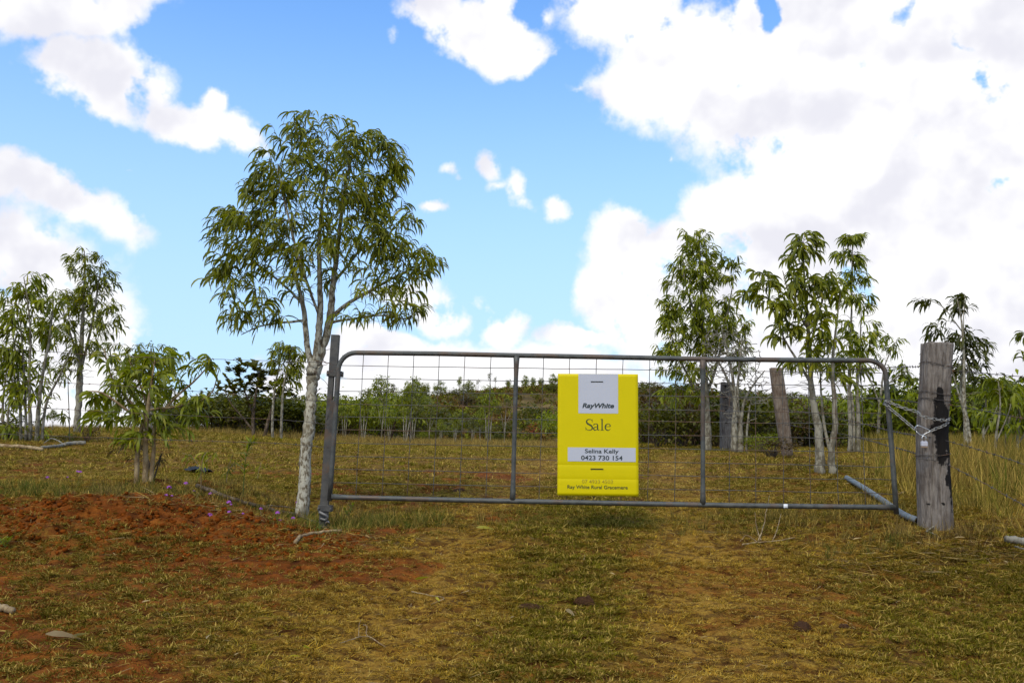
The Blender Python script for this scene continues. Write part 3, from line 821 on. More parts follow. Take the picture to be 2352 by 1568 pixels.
# ------------------------------------------------------------------ split timber posts
def timber_material(name, base, light, char=True):
    m, b, out = material(name)
    co = obj_co(b)
    mp = b.n('ShaderNodeMapping'); b.put(mp.inputs[0], co); mp.inputs['Scale'].default_value = (1, 1, 0.15)
    g1 = b.noise(mp.outputs[0], 60, 6, 0.65, dist=0.6); g2 = b.noise(mp.outputs[0], 160, 4, 0.6); g3 = b.noise(co, 6, 4, 0.6)
    col = b.mix(b.step(g1, 0.3, 0.68), base, light)
    col = b.mix(b.step(g3, 0.48, 0.66, 0, 0.55), col, (base[0] * .75, base[1] * .68, base[2] * .62))
    col = b.mix(b.step(g1, 0.26, 0.36, 1, 0), col, (0.02, 0.016, 0.013))
    if char:
        ch = b.attr('char').outputs['Fac']
        ch = b.step(b.math('ADD', ch, b.math('MULTIPLY', b.math('SUBTRACT', b.noise(co, 20, 6, 0.68), 0.5), 1.9)), 0.30, 0.52)
        col = b.mix(ch, col, (0.012, 0.010, 0.009))
    principled(b, out, col, 0.92, 0, 0.15, b.math('ADD', g1, b.math('MULTIPLY', g2, 0.4)), 0.012, 0.9)
    return m
M_TIMBER = timber_material('timber_weathered_grey', (0.098, 0.079, 0.065), (0.235, 0.203, 0.172))
M_TIMBER2 = timber_material('timber_old_brown', (0.105, 0.070, 0.048), (0.24, 0.195, 0.15))
def split_post(name, label, profile, Y, mat, seed, char_spots=(), depth=0.9, cracks=9, nz=70, na=56, group=None):
    """profile: survey rows (py, left px, right px) from the foot to the top"""
    g = np.random.default_rng(seed)
    rows = [(at(l, py, Y), at(r_, py, Y)) for (py, l, r_) in profile]
    foot = (rows[0][0] + rows[0][1]) / 2
    gz = tz(foot.x, Y)
    base = Vector((foot.x, Y, gz))
    zs = np.array([((a + c) / 2).z - gz for a, c in rows]); cx = np.array([((a + c) / 2).x for a, c in rows]) - base.x
    rx = np.array([(c - a).length / 2 for a, c in rows])
    zz = np.concatenate([np.linspace(min(-0.15, zs[0] - .15), zs[-1], nz)])
    an = np.arange(na) * 2 * math.pi / na
    A, Z = np.meshgrid(an, zz)
    Rx = np.interp(zz, zs, rx)[:, None]; Cx = np.interp(zz, zs, cx)[:, None]
    sq = (np.abs(np.cos(A)) ** 3.0 + np.abs(np.sin(A)) ** 3.0) ** (-1 / 3.0)      # rounded-square section
    r_ = sq * (1 + 0.05 * (fbm(np.cos(A) * 1.6 + seed, Z * 1.6 + np.sin(A) * 1.6, seed, 3) - 0.5) * 2)
    r_ = r_ + 0.035 * (fbm(A * 5.5, Z * 0.9, seed + 3, 3) - 0.5) * 2
    for _ in range(cracks):
        a0 = g.uniform(0, 6.283); z0 = g.uniform(0, zs[-1]); ln = g.uniform(0.15, 0.5); dp = g.uniform(0.05, 0.14)
        da = np.angle(np.exp(1j * (A - a0 - 0.12 * np.sin(Z * 7 + a0))))
        r_ = r_ - dp * np.exp(-(da / 0.06) ** 2) * np.exp(-((Z - z0) / ln) ** 4)
    X = Cx + Rx * r_ * np.cos(A); Yv = Rx * depth * r_ * np.sin(A)
    Zt = Z.copy()
    Zt[-1] += (fbm(X[-1] * 30, Yv[-1] * 30, seed, 2) - 0.6) * 0.03
    V = np.stack([X, Yv, Zt], -1).reshape(-1, 3)
    F = []
    for k in range(nz - 1):
        for j in range(na):
            a = k * na + j; c = k * na + (j + 1) % na
            F.append((a, c, c + na, a + na))
    # end grain: two inner rings with radial checks
    top = V[(nz - 1) * na:]; cen = top.mean(0); off = len(V)
    in1 = cen + (top - cen) * 0.7; in1[:, 2] += g.normal(0.004, 0.006, na); in2 = cen + (top - cen) * 0.25; in2[:, 2] += g.normal(0.004, 0.005, na)
    V = np.concatenate([V, in1, in2, [cen + [0, 0, .004]]])
    for j in range(na):
        k = (j + 1) % na; a = (nz - 1) * na
        F += [(a + j, a + k, off + k, off + j), (off + j, off + k, off + na + k, off + na + j), (off + na + j, off + na + k, off + 2 * na, off + 2 * na)]
    F = [f if len(set(f)) == 4 else f[:3] for f in F]
    o = thing(name, label, 'post', base, 0, group)
    mb = MB(); mb.add(V, F)
    me = mb.mesh('timber', [mat], True)
    ch = np.zeros(len(V))
    for (px, py, rxp, ryp, wt) in char_spots:
        c = at(px, py, Y); kx = rxp / FPX * Y; kz = ryp / FPX * Y
        e = ((V[:, 0] + base.x - c.x) / kx) ** 2 + ((V[:, 2] + gz - c.z) / kz) ** 2
        ch = np.maximum(ch, wt * np.clip(1.25 - np.sqrt(e), 0, 1) * (V[:, 1] < 0.02))
    a_ = me.attributes.new('char', 'FLOAT', 'POINT'); a_.data.foreach_set('value', ch.astype(np.float32))
    link('timber', me, o)
    return o, base
CH = [(2146, 912, 10, 26, 1), (2148, 945, 18, 36, 1), (2150, 985, 27, 34, 1.1), (2154, 1012, 24, 30, 1.1), (2148, 1040, 16, 34, 1), (2166, 1010, 12, 60, .9), (2160, 970, 14, 40, .9), (2166, 1085, 6, 45, .9), (2174, 1110, 5, 45, .9), (2161, 1095, 6, 14, .9), (2160, 1106, 4, 10, .9), (2172, 1140, 5, 34, .8), (2120, 1155, 7, 4, .7), (2152, 1155, 7, 5, .7), (2144, 925, 6, 40, .8)]
wood_post, wpb = split_post('timber_post', 'big weathered grey split timber gatepost scorched black down its face', [(1208, 2112, 2184), (1150, 2111, 2181), (1090, 2109, 2178), (1000, 2108, 2173), (940, 2112, 2175), (880, 2116, 2180), (820, 2119, 2183), (789, 2120, 2185)], 6.62, M_TIMBER, 11, CH, 0.95, 26, 110, 90)
old1, o1b = split_post('timber_post', 'leaning brown timber post with a row of drilled holes, its foot rotting', [(1064, 1800, 1822), (1000, 1788, 1816), (940, 1779, 1810), (890, 1773, 1803), (845, 1768, 1797)], 14.2, M_TIMBER2, 12, [], 0.9, 7, 40, 28)
old2, o2b = split_post('timber_post', 'upright pale grey timber post with drilled holes against the pale tree trunks', [(1042, 1654, 1690), (980, 1654, 1686), (930, 1655, 1684), (878, 1656, 1682)], 17.0, M_TIMBER, 13, [], 0.9, 6, 40, 28)
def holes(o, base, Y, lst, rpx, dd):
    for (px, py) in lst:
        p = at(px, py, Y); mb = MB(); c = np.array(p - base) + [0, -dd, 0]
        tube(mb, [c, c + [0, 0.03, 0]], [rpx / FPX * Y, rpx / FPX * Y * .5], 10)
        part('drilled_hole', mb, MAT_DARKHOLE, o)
holes(old1, o1b, 14.2, [(1785, 860), (1790, 905), (1795, 938), (1800, 974)], 3.4, 0.085)
holes(old2, o2b, 17.0, [(1663, 887), (1664, 913), (1664, 942), (1664.5, 970)], 2.6, 0.115)

# ------------------------------------------------------------------ barbed wire
def barbed(label, pts, group, r=0.0022, gap=0.11, sag=0.0, seed=0, blen=0.016):
    g = np.random.default_rng(seed)
    P_ = smooth_path([np.array(p) for p in pts], 14)
    o = thing('barbed_wire', label, 'wire', tuple(P_[0]), 0, group)
    P_ = P_ - P_[0]
    seg = np.linalg.norm(np.diff(P_, axis=0), axis=1); S = np.concatenate([[0], np.cumsum(seg)])
    n = max(10, int(S[-1] / 0.05)); s = np.linspace(0, S[-1], n)
    P2 = np.stack([np.interp(s, S, P_[:, k]) for k in range(3)], 1)
    P2[:, 2] += g.normal(0, 0.0016, n)
    part('strand', tube(MB(), P2, r, 5), MAT_BARB, o)
    mb = MB()
    for q_ in np.arange(gap * .6, S[-1], gap):
        c = np.array([np.interp(q_, S, P_[:, k]) for k in range(3)])
        tube(mb, [c + [-.005, 0, 0], c + [.005, 0, 0]], r * 2.1, 5)
        for k in range(2):
            d = g.normal(0, 1, 3); d[0] *= .5; d /= np.linalg.norm(d)
            tube(mb, [c - d * blen * .9, c + d * blen * .9], 0.0016, 4)
    part('barbs', mb, MAT_BARB, o, kind='stuff')
    return o
def fw(pts): return [at(px, py, Y) for px, py, Y in pts]
GR = 'barbed wire strands right of the timber gatepost'
barbed('topmost barbed strand right of the timber gatepost, nearly level', fw([(2180, 851, 6.58), (2260, 857, 6.05), (2352, 865, 5.5), (2600, 884, 4.5)]), GR, seed=1)
barbed('second barbed strand right of the timber gatepost, just above the chain', fw([(2173, 928, 6.58), (2260, 943, 6.05), (2352, 961, 5.5), (2600, 1012, 4.5)]), GR, seed=2)
barbed('third barbed strand right of the timber gatepost, at padlock height', fw([(2120, 1000, 6.50), (2171, 1011, 6.53), (2260, 1036, 6.05), (2352, 1066, 5.5), (2600, 1150, 4.5)]), GR, seed=3)
barbed('lowest barbed strand right of the timber gatepost, crossing the long golden grass', fw([(2106, 1052, 6.52), (2140, 1057, 6.50), (2171, 1064, 6.52), (2260, 1109, 6.05), (2352, 1160, 5.5), (2600, 1290, 4.5)]), GR, seed=4)
GB = 'barbed wire strands between the timber posts behind the gate'
barbed('topmost barbed strand from the timber gatepost back to the holed brown post', fw([(2120, 842, 6.62), (2060, 843, 7.6), (1940, 849, 10.0), (1786, 860, 14.1)]), GB, seed=5)
barbed('second barbed strand from the timber gatepost back to the holed brown post', fw([(2115, 925, 6.62), (2060, 919, 7.6), (1940, 910, 10.0), (1790, 905, 14.1)]), GB, seed=6)
barbed('third barbed strand from the timber gatepost back to the holed brown post', fw([(2110, 1001, 6.62), (2050, 990, 7.6), (1940, 964, 10.0), (1796, 938, 14.1)]), GB, seed=7)
barbed('lowest barbed strand from the timber gatepost back to the holed brown post', fw([(2109, 1042, 6.62), (2050, 1026, 7.6), (1940, 998, 10.0), (1801, 974, 14.1)]), GB, seed=8)
GL = 'barbed wire strands left of the steel gate post'
for k, (nm, ys) in enumerate((('topmost', (833, 829, 817, 800)), ('second', (922, 914, 885, 873)), ('third', (974, 964, 946, 931)), ('lowest', (1028, 1018, 1006, 996)))):
    barbed('%s barbed strand running left from the steel gate post past the mottled trunk' % nm, fw([(757, ys[0], 6.95), (640, ys[1], 6.95), (264, ys[2], 6.98), (0, ys[3], 7.0), (-200, ys[3] - 8, 7.0)]), GL, r=0.0019, gap=0.16, seed=20 + k, blen=0.011)
def loop_wire(name, label, pts, r=0.0018, mat=None, cat='wire'):
    P_ = smooth_path([np.array(p) for p in pts], 6)
    return tag(link(name, tube(MB(), P_ - P_[0], r, 5).mesh(name, [mat or MAT_BARB]), None, tuple(P_[0])), label, cat)
loop_wire('loose_wire', 'thin curly loose end of tie wire at the top of the steel gate post', fw([(768, 800, 6.94), (747, 806, 6.93), (743, 828, 6.93), (752, 836, 6.92), (740, 838, 6.92), (741, 829, 6.92), (760, 836, 6.93), (779, 836, 6.93), (789, 826, 6.94), (786, 815, 6.95)]))
loop_wire('loose_wire', 'long slack wire drooping from the mottled trunk down to the steel gate post', fw([(716, 846, 7.1), (735, 866, 7.0), (750, 880, 6.97), (760, 905, 6.95), (760, 930, 6.95), (750, 965, 6.97), (735, 1000, 7.0), (722, 1020, 7.1)]))
for k, (py, slope, nm) in enumerate(((839, 7, 'upper pair'), (905, 5, 'middle'), (919, 4, 'middle lower'), (1044, -3, 'lower'))):
    l = np.interp(py, [789, 880, 940, 1000, 1090], [2120, 2116, 2112, 2108, 2109]); r_ = np.interp(py, [789, 880, 940, 1000, 1090], [2185, 2180, 2175, 2173, 2178])
    cxp = (l + r_) / 2; ring_pts = []
    for t in np.linspace(0, 2 * math.pi, 26):
        p = at(cxp, py, 6.62); hw = (r_ - l) / 2 / FPX * 6.62 * 1.04
        sqf = (abs(math.cos(t)) ** 3 + abs(math.sin(t)) ** 3) ** (-1 / 3)
        ring_pts.append((p.x + hw * sqf * math.cos(t), p.y + hw * .95 * sqf * math.sin(t), p.z - slope / FPX * 6.62 * math.cos(t) - 0.004 * math.sin(3 * t)))
    wr = loop_wire('wire_wrap', ['wire wrapped round the timber gatepost near its top', 'wire wrapped round the timber gatepost where the scorch mark begins', 'wire wrapped round the timber gatepost just above the chain', 'wire wrapped round the timber gatepost below the scorch mark'][k], ring_pts, 0.0024)
    wr['group'] = 'wire wraps on the timber gatepost'

# ------------------------------------------------------------------ chain and padlock
def link_mesh():
    mb = MB(); pts = []
    for t in np.linspace(0, 2 * math.pi, 21)[:-1]:
        c, s = math.cos(t), math.sin(t)
        pts.append((0.012 * np.sign(c) * abs(c) ** .6 if False else c * 0.0085 + math.copysign(0.0095, c) * (1 if abs(c) > .3 else abs(c) / .3), s * 0.0095, 0))
    pts = np.array(pts + pts[:2])
    tube(mb, pts, 0.0033, 6, False)
    return mb.mesh('chain_link', [MAT_CHAIN])
LM = link_mesh()
chain = thing('chain', 'steel chain looped from the gate frame round the timber gatepost', 'chain', tuple(gp(2040, 930)))
cO = np.array(chain.location)
def chain_run(pts, seed):
    P_ = smooth_path([np.array(p) for p in pts], 10)
    seg = np.linalg.norm(np.diff(P_, axis=0), axis=1); S = np.concatenate([[0], np.cumsum(seg)])
    for k, s in enumerate(np.arange(0.014, S[-1], 0.0285)):
        c = np.array([np.interp(s, S, P_[:, j]) for j in range(3)]); c2 = np.array([np.interp(s + .01, S, P_[:, j]) for j in range(3)])
        d = Vector(c2 - c).normalized()
        M = d.to_track_quat('X', 'Z').to_matrix().to_4x4() @ Matrix.Rotation(R(90 * (k % 2) + 25), 4, 'X')
        o = link('chain_link', LM, chain); o.matrix_local = Matrix.Translation(Vector(c - cO)) @ M
YW = 6.50
chain_run(fw([(2031, 925, 6.77), (2036, 921, 6.71), (2045, 924, 6.68), (2075, 937, 6.62), (2105, 945, 6.58)]) + fw([(2112, 951, YW - .01), (2122, 957, YW - .02), (2150, 963, YW - .025), (2172, 965, YW), (2181, 962, 6.56)]), 1)
chain_run(fw([(2031, 927, 6.77), (2037, 930, 6.70), (2045, 938, 6.68), (2070, 959, 6.60), (2090, 976, 6.54), (2105, 988, 6.49)]), 2)
chain_run(fw([(2137, 990, YW - .03), (2150, 984, YW - .03), (2168, 977, YW - .01), (2178, 968, 6.55)]), 3)
mb = MB()
tube(mb, smooth_path([np.array(p) - cO for p in fw([(2100, 986, 6.48), (2107, 977, 6.47), (2122, 982, 6.465), (2136, 989, 6.465), (2128, 994, 6.465), (2116, 999, 6.465), (2104, 990, 6.47)])], 5), 0.0036, 6)
part('snap_hook', mb, MAT_BRIGHT, chain)
pl = at(2122.5, 1013, 6.455)
pad = thing('padlock', 'small silver padlock hanging from the chain on the timber gatepost', 'padlock', pl)
part('lock_body', box(MB(), (0, 0, -0.018), (0.046, 0.022, 0.036), None, 0, 0.004), MAT_SILVER, pad, False)
part('base_plate', box(MB(), (0, 0, -0.0405), (0.043, 0.020, 0.009), None, 0, 0.002), MAT_BRASS, pad, False)
sh = [(-.0135, 0, -.002), (-.0135, 0, .024)] + [(-.0135 * math.cos(t), 0, .024 + .0135 * math.sin(t)) for t in np.linspace(0.3, math.pi - .3, 7)] + [(.0135, 0, .024), (.0135, 0, -.002)]
part('shackle', tube(MB(), sh, 0.0042, 8), MAT_BRIGHT, pad)
# ------------------------------------------------------------------ trees
def leaf_template(e0, e1, roll, wr, n=4, wave=0.0, seed=0):
    """one sickle leaf of unit length starting at the origin and heading along +X"""
    g = np.random.default_rng(seed)
    prof = np.interp(np.linspace(0, 1, n + 1), [0, .2, .5, .8, 1], [.15, .75, 1, .6, .02]) * wr / 2
    p = np.zeros(3); V = []; F = []
    for k in range(n + 1):
        t = k / n; e = e0 + (e1 - e0) * (t ** 0.75)
        d = np.array([math.cos(e), 0, math.sin(e)])
        nrm = np.array([-math.sin(e), 0, math.cos(e)])
        rr_ = roll + wave * math.sin(t * 5 + seed)
        s = np.array([0, 1.0, 0]) * math.cos(rr_) + nrm * math.sin(rr_)
        V += [p + s * prof[k], p - s * prof[k]]
        if k < n: F.append((2 * k, 2 * k + 1, 2 * k + 3, 2 * k + 2))
        p = p + d / n
    return np.array(V), np.array(F)
def leaf_set(n, wr, seed, hang=1.0):
    g = np.random.default_rng(seed); out = []
    for k in range(14):
        e0 = g.uniform(-1.2, 0.75); e1 = R(-90) * hang + g.normal(0.05, 0.22)
        out.append(leaf_template(e0, e1, g.uniform(-1.3, 1.3), wr * g.uniform(.8, 1.25), n, 0.35, k))
    return out
LS_NEAR = leaf_set(5, 0.108, 1); LS_MID = leaf_set(3, 0.155, 2); LS_FAR = leaf_set(2, 0.27, 3, 0.8); LS_BROAD = leaf_set(5, 0.155, 4)
def upright_set(n, wr, seed):
    g = np.random.default_rng(seed)
    return [leaf_template(g.uniform(0.2, 1.1), g.uniform(-0.5, 0.5), g.uniform(-.5, .5), wr, n, 0.1, k) for k in range(10)]
LS_UP = upright_set(4, 0.13, 5); LS_ROUND = upright_set(2, 0.55, 6)

def leaves_mesh(name, base, az_, L, kind, tmpl, mat, tint):
    Vs, Fs, Ts = [], [], []; off = 0
    for k, (V, F) in enumerate(tmpl):
        sel = np.where(kind == k)[0]
        if not len(sel): continue
        c, s = np.cos(az_[sel])[:, None], np.sin(az_[sel])[:, None]
        x = V[None, :, 0] * c - V[None, :, 1] * s; y = V[None, :, 0] * s + V[None, :, 1] * c; z = np.broadcast_to(V[None, :, 2], x.shape)
        vv = np.stack([x, y, z], -1) * L[sel][:, None, None] + base[sel][:, None, :]
        nv = len(V)
        ff = F[None] + (off + np.arange(len(sel))[:, None, None] * nv)
        Vs.append(vv.reshape(-1, 3)); Fs.append(ff.reshape(-1, 4)); Ts.append(np.repeat(tint[sel], nv)); off += len(sel) * nv
    return fast_mesh(name, np.concatenate(Vs), np.concatenate(Fs), mat, False, {'tint': ('FLOAT', np.concatenate(Ts))})

def grow(stems, targets, g, droop=0.25, rtip=0.0012, rmax=0.35, wob=0.06):
    """stems: list of (path, radii); targets: points to reach. Returns twig tubes and their end points."""
    nodes = []; rad = []; dirs = []
    for path, r in stems:
        t = np.gradient(path, axis=0); t /= np.linalg.norm(t, axis=1)[:, None] + 1e-9
        k0 = int(len(path) * 0.30) if r[0] > 0.02 else 0
        nodes += list(path[k0:]); rad += list(r[k0:]); dirs += list(t[k0:])
    nodes = np.array(nodes); rad = np.array(rad); dirs = np.array(dirs)
    d0 = np.array([np.min(np.linalg.norm(nodes - t, axis=1)) for t in targets])
    twigs = []
    for t in targets[np.argsort(d0)]:
        dv = t - nodes; dist = np.linalg.norm(dv, axis=1)
        cost = dist + 0.9 * np.maximum(0, nodes[:, 2] - t[2] + 0.15 * dist) + 0.004 / (rad + 0.002) * 0.15
        i = int(np.argmin(cost)); a = nodes[i]; L = dist[i]
        if L < 1e-4: continue
        lead = dirs[i] * 0.5 + dv[i] / L * 0.6 + np.array([0, 0, 0.35])
        lead /= np.linalg.norm(lead)
        n = 5; tt = np.linspace(0, 1, n)[:, None]
        c1 = a + lead * L * 0.42; c2 = t + np.array([0, 0, droop * L]) - dv[i] * 0.22
        p = (1 - tt) ** 3 * a + 3 * (1 - tt) ** 2 * tt * c1 + 3 * (1 - tt) * tt ** 2 * c2 + tt ** 3 * t
        p[1:-1] += g.normal(0, wob * L * 0.35, (n - 2, 3))
        r0 = min(rad[i] * 0.62, rtip * 1.6 + rmax * 0.018 * L)
        rr_ = np.linspace(max(r0, rtip), rtip, n)
        twigs.append((p, rr_))
        tv = np.gradient(p, axis=0); tv /= np.linalg.norm(tv, axis=1)[:, None] + 1e-9
        nodes = np.vstack([nodes, p[1:]]); rad = np.concatenate([rad, rr_[1:]]); dirs = np.vstack([dirs, tv[1:]])
    return twigs

def blob_targets(blobs, Y, base, g):
    out = []
    for bl in blobs:
        px, py, rx, ry, n = bl[:5]; rd = (bl[5] if len(bl) > 5 else 0.85) * rx
        c = np.array(at(px, py, Y)) - np.array(base); s = Y / FPX
        d = g.normal(0, 1, (n, 3)); d /= np.linalg.norm(d, axis=1)[:, None]
        d *= (g.uniform(0.02, 1, n) ** 0.42)[:, None]
        out.append(c + d * np.array([rx * s, rd * s, ry * s]))
    return np.concatenate(out)

def tree(name, label, cat, base, stems, blobs, leaf_len, tmpl, mat, bark, per=8, seed=0, leaf_parts=0, droop=0.25, tip=0.0014,
         group=None, bare=None, twig_bark=None, sides=7, lead_frac=0.55, stem_depth=0.10, tint_shift=0.0, along=0.8):
    g = np.random.default_rng(seed)
    Y = base.y; s = Y / FPX
    root = thing(name, label, cat, base, 0, group)
    B = np.array(base)
    S = []
    first_tube = []
    for pl_ in stems:
        pts = [np.array(at(p[0], p[1], Y)) - B for p in pl_]; rw = [p[2] * s / 2 for p in pl_]
        dep = g.normal(0, stem_depth)
        for k, p in enumerate(pl_):
            pts[k][1] += dep * max(0, min(1, (pts[k][2]) / 1.5)) if len(p) < 4 else p[3]
        if pl_[0][1] >= max(q_[0][1] for q_ in stems) - 12 : pts[0][2] = min(pts[0][2], -0.03)
        if S and len(pl_[0]) > 3 or (S and pl_[0][1] < max(q_[0][1] for q_ in stems) - 30):
            allp = np.concatenate([q_[0] for q_ in S]); j_ = int(np.argmin((allp[:, 0] - pts[0][0]) ** 2 + (allp[:, 2] - pts[0][2]) ** 2))
            sh_ = allp[j_][1] - pts[0][1]
            for k in range(len(pts)): pts[k][1] += sh_
            pts[0] = allp[j_].copy()
        path = smooth_path(pts, 6); rad = np.interp(np.linspace(0, 1, len(path)), np.linspace(0, 1, len(rw)), rw)
        path[1:-1] += g.normal(0, 0.10, (len(path) - 2, 3)) * rad[1:-1, None]
        S.append((path, rad))
    T = blob_targets(blobs, Y, base, g) if blobs else np.zeros((0, 3))
    if len(T): T = T[T[:, 2] > 0.05]
    for k, (p, r_) in enumerate(S):
        part('trunk' if k == 0 or r_[0] > 0.5 * S[0][1][0] else 'limb', tube(MB(), p, r_, 12 if r_[0] > .03 else sides, True), BARK[bark], root)
    tw = grow(S, T, g, droop, tip) if len(T) else []
    if bare is not None and len(bare):
        tw += grow(S + tw[:40], blob_targets(bare, Y, base, g), g, -0.05, tip * .9, 0.3, 0.12)
    if tw:
        mb = MB()
        for p, r_ in tw: tube(mb, p, r_, 4, False)
        part('twigs', mb, BARK[twig_bark or 'smooth'], root, kind='stuff')
    ends = tw[:len(T)]
    if len(ends):
        bp = []; hd = []
        for p, r_ in ends:
            n = max(2, int(g.poisson(per)))
            t = 1 - g.uniform(0, 1, n) ** 1.3 * along
            seg = np.clip(t * 4, 0, 3.999); i0 = seg.astype(int); f = (seg - i0)[:, None]
            bp.append(p[i0] * (1 - f) + p[i0 + 1] * f)
            hd.append(np.full(n, math.atan2(p[-1][1] - p[0][1], p[-1][0] - p[0][0])))
        bp = np.concatenate(bp); n = len(bp)
        az_ = np.concatenate(hd) + g.normal(0, 0.8, n)
        L = leaf_len * np.clip(g.normal(1, 0.24, n), .45, 1.5); kind = g.integers(0, len(tmpl), n); tint = g.uniform(0, 1, n) ** 1.25
        tint = np.clip(tint + tint_shift, 0, 0.999)
        near = np.argsort(bp[:, 1] - 0.6 * L)[:leaf_parts] if leaf_parts else np.array([], int)
        if leaf_parts:
            lm = LEAF_MESHES.get((id(tmpl), mat))
            if lm is None:
                lm = LEAF_MESHES[(id(tmpl), mat)] = [fast_mesh('leaf', V, F, LEAF[mat], False) for V, F in tmpl]
            for i in near:
                o = link('leaf', lm[kind[i]], root, tuple(bp[i]), (0, 0, float(az_[i]))); o.scale = (float(L[i]),) * 3
        rest = np.setdiff1d(np.arange(n), near)
        if len(rest):
            tag(link('foliage', leaves_mesh('foliage', bp[rest], az_[rest], L[rest], kind[rest], tmpl, LEAF[mat], tint[rest]), root), kind='stuff')
    return root
LEAF_MESHES = {}

# the young wattle by the gate
tree('gum_tree', 'tallest tree, leafy round crown on a mottled trunk beside the steel gate post', 'tree', ground_at(694, 1186),
     [[(693, 1188, 34), (697, 1130, 29), (697, 1040, 27), (703, 985, 29), (707, 930, 25), (708, 880, 26), (711, 848, 36), (714, 826, 32)],
      [(706, 846, 18), (696, 800, 14), (689, 745, 13), (682, 690, 11), (664, 625, 8), (634, 548, 5), (600, 500, 3)],
      [(713, 842, 22), (719, 790, 18), (724, 735, 16), (726, 660, 13), (723, 560, 10), (730, 460, 7), (742, 370, 4), (745, 310, 2.5)],
      [(720, 838, 22), (736, 770, 19), (747, 715, 18), (753, 640, 14), (764, 560, 11), (775, 460, 8), (790, 370, 5), (815, 310, 2.5)],
      [(745, 722, 12, .05), (785, 690, 9, .05), (840, 655, 8, .1), (905, 612, 5, .2), (960, 585, 3, .2)],
      [(743, 733, 8, -.05), (800, 726, 5, -.1), (870, 722, 4, -.2), (940, 735, 2.5, -.3)],
      [(689, 725, 7, 0), (640, 735, 5, -.05), (590, 745, 3.5, -.1), (545, 765, 2, -.1)],
      [(684, 690, 8, .05), (640, 650, 6, .2), (580, 600, 5, .2), (520, 560, 3, .3)],
      [(753, 640, 8, .1), (800, 560, 6, .3), (860, 470, 4, .4), (900, 390, 2.5, .4)],
      [(724, 720, 7, -.1), (690, 600, 6, -.3), (660, 480, 5, -.3), (640, 400, 3, -.3)]],
     [(760, 335, 125, 66, 46), (775, 410, 150, 85, 80), (720, 480, 165, 75, 62), (850, 430, 72, 75, 26), (580, 535, 108, 85, 62), (640, 400, 75, 60, 30), (880, 375, 55, 60, 24), (905, 500, 55, 50, 18), (660, 560, 90, 70, 26), (860, 520, 70, 60, 20), (860, 560, 85, 70, 36), (730, 570, 150, 60, 45),
      (925, 610, 98, 62, 32), (950, 570, 40, 40, 10), (590, 440, 48, 45, 24), (555, 490, 62, 45, 26), (880, 335, 42, 30, 14), (908, 405, 25, 50, 12), (970, 605, 46, 42, 14), (935, 665, 62, 40, 9), (520, 645, 48, 50, 14), (615, 655, 60, 50, 14), (690, 295, 70, 38, 18), (820, 312, 52, 40, 16), (610, 385, 40, 50, 14), (510, 600, 34, 50, 12), (850, 470, 70, 60, 20), (565, 630, 75, 50, 20), (740, 640, 190, 55, 24), (575, 712, 72, 36, 13), (890, 700, 95, 44, 17), (540, 725, 30, 22, 6), (640, 730, 40, 14, 4), (940, 715, 40, 24, 8), (820, 730, 60, 12, 5), (690, 310, 55, 40, 13), (525, 510, 40, 40, 9), (910, 370, 22, 35, 7)],
     0.130, LS_NEAR, 'green', 'lichen', per=8.2, seed=3, leaf_parts=300, droop=0.30, bare=[(745, 640, 190, 90, 60), (880, 720, 110, 40, 20), (600, 730, 90, 40, 16)], along=1.0)

tree('leafy_bush', 'many-stemmed bush with large drooping leaves on the red bank behind the wire', 'bush', ground_at(328, 1108),
     [[(336, 1110, 14), (337, 1040, 12), (343, 970, 12), (352, 915, 8), (362, 860, 4), (368, 830, 1.5)],
      [(314, 1110, 12), (316, 1040, 10), (327, 975, 9), (335, 930, 6), (310, 860, 4), (290, 820, 3)],
      [(347, 1108, 11), (352, 1030, 9), (358, 970, 8), (400, 915, 6), (450, 870, 4), (485, 830, 2.5)],
      [(340, 985, 9, -.1), (300, 940, 6, -.15), (255, 905, 4, -.2), (222, 900, 2.5, -.2)],
      [(348, 940, 6, .1), (420, 930, 5, .2), (480, 905, 3, .2), (500, 850, 2, .2)],
      [(342, 960, 7, 0), (260, 880, 4, .1), (235, 800, 2, .1)]],
     [(262, 905, 62, 34, 18), (340, 890, 95, 55, 42), (390, 840, 62, 44, 22), (480, 830, 26, 22, 8), (300, 825, 62, 36, 18), (300, 960, 90, 36, 22), (440, 930, 55, 30, 15), (400, 975, 60, 30, 14), (340, 1010, 60, 24, 8), (240, 820, 22, 16, 3), (228, 912, 22, 14, 6)],
     0.138, LS_BROAD, 'fresh', 'stick', per=6.5, seed=8, leaf_parts=200, droop=0.2, bare=[(330, 985, 80, 60, 30), (330, 1060, 50, 40, 10)], twig_bark='dark', tint_shift=.08)
tree('dead_foliage_bush', 'clump of dry brown hanging leaves low against the stems of the leafy bush', 'bush', ground_at(350, 1098),
     [[(350, 1100, 5), (335, 1040, 4), (300, 1020, 2)], [(352, 1100, 5), (365, 1060, 3), (372, 1040, 2)]],
     [(290, 1035, 28, 32, 9), (366, 1062, 16, 22, 6), (325, 1000, 40, 22, 10)], 0.085, LS_NEAR, 'brown', 'dark', per=4, seed=18, twig_bark='dark')

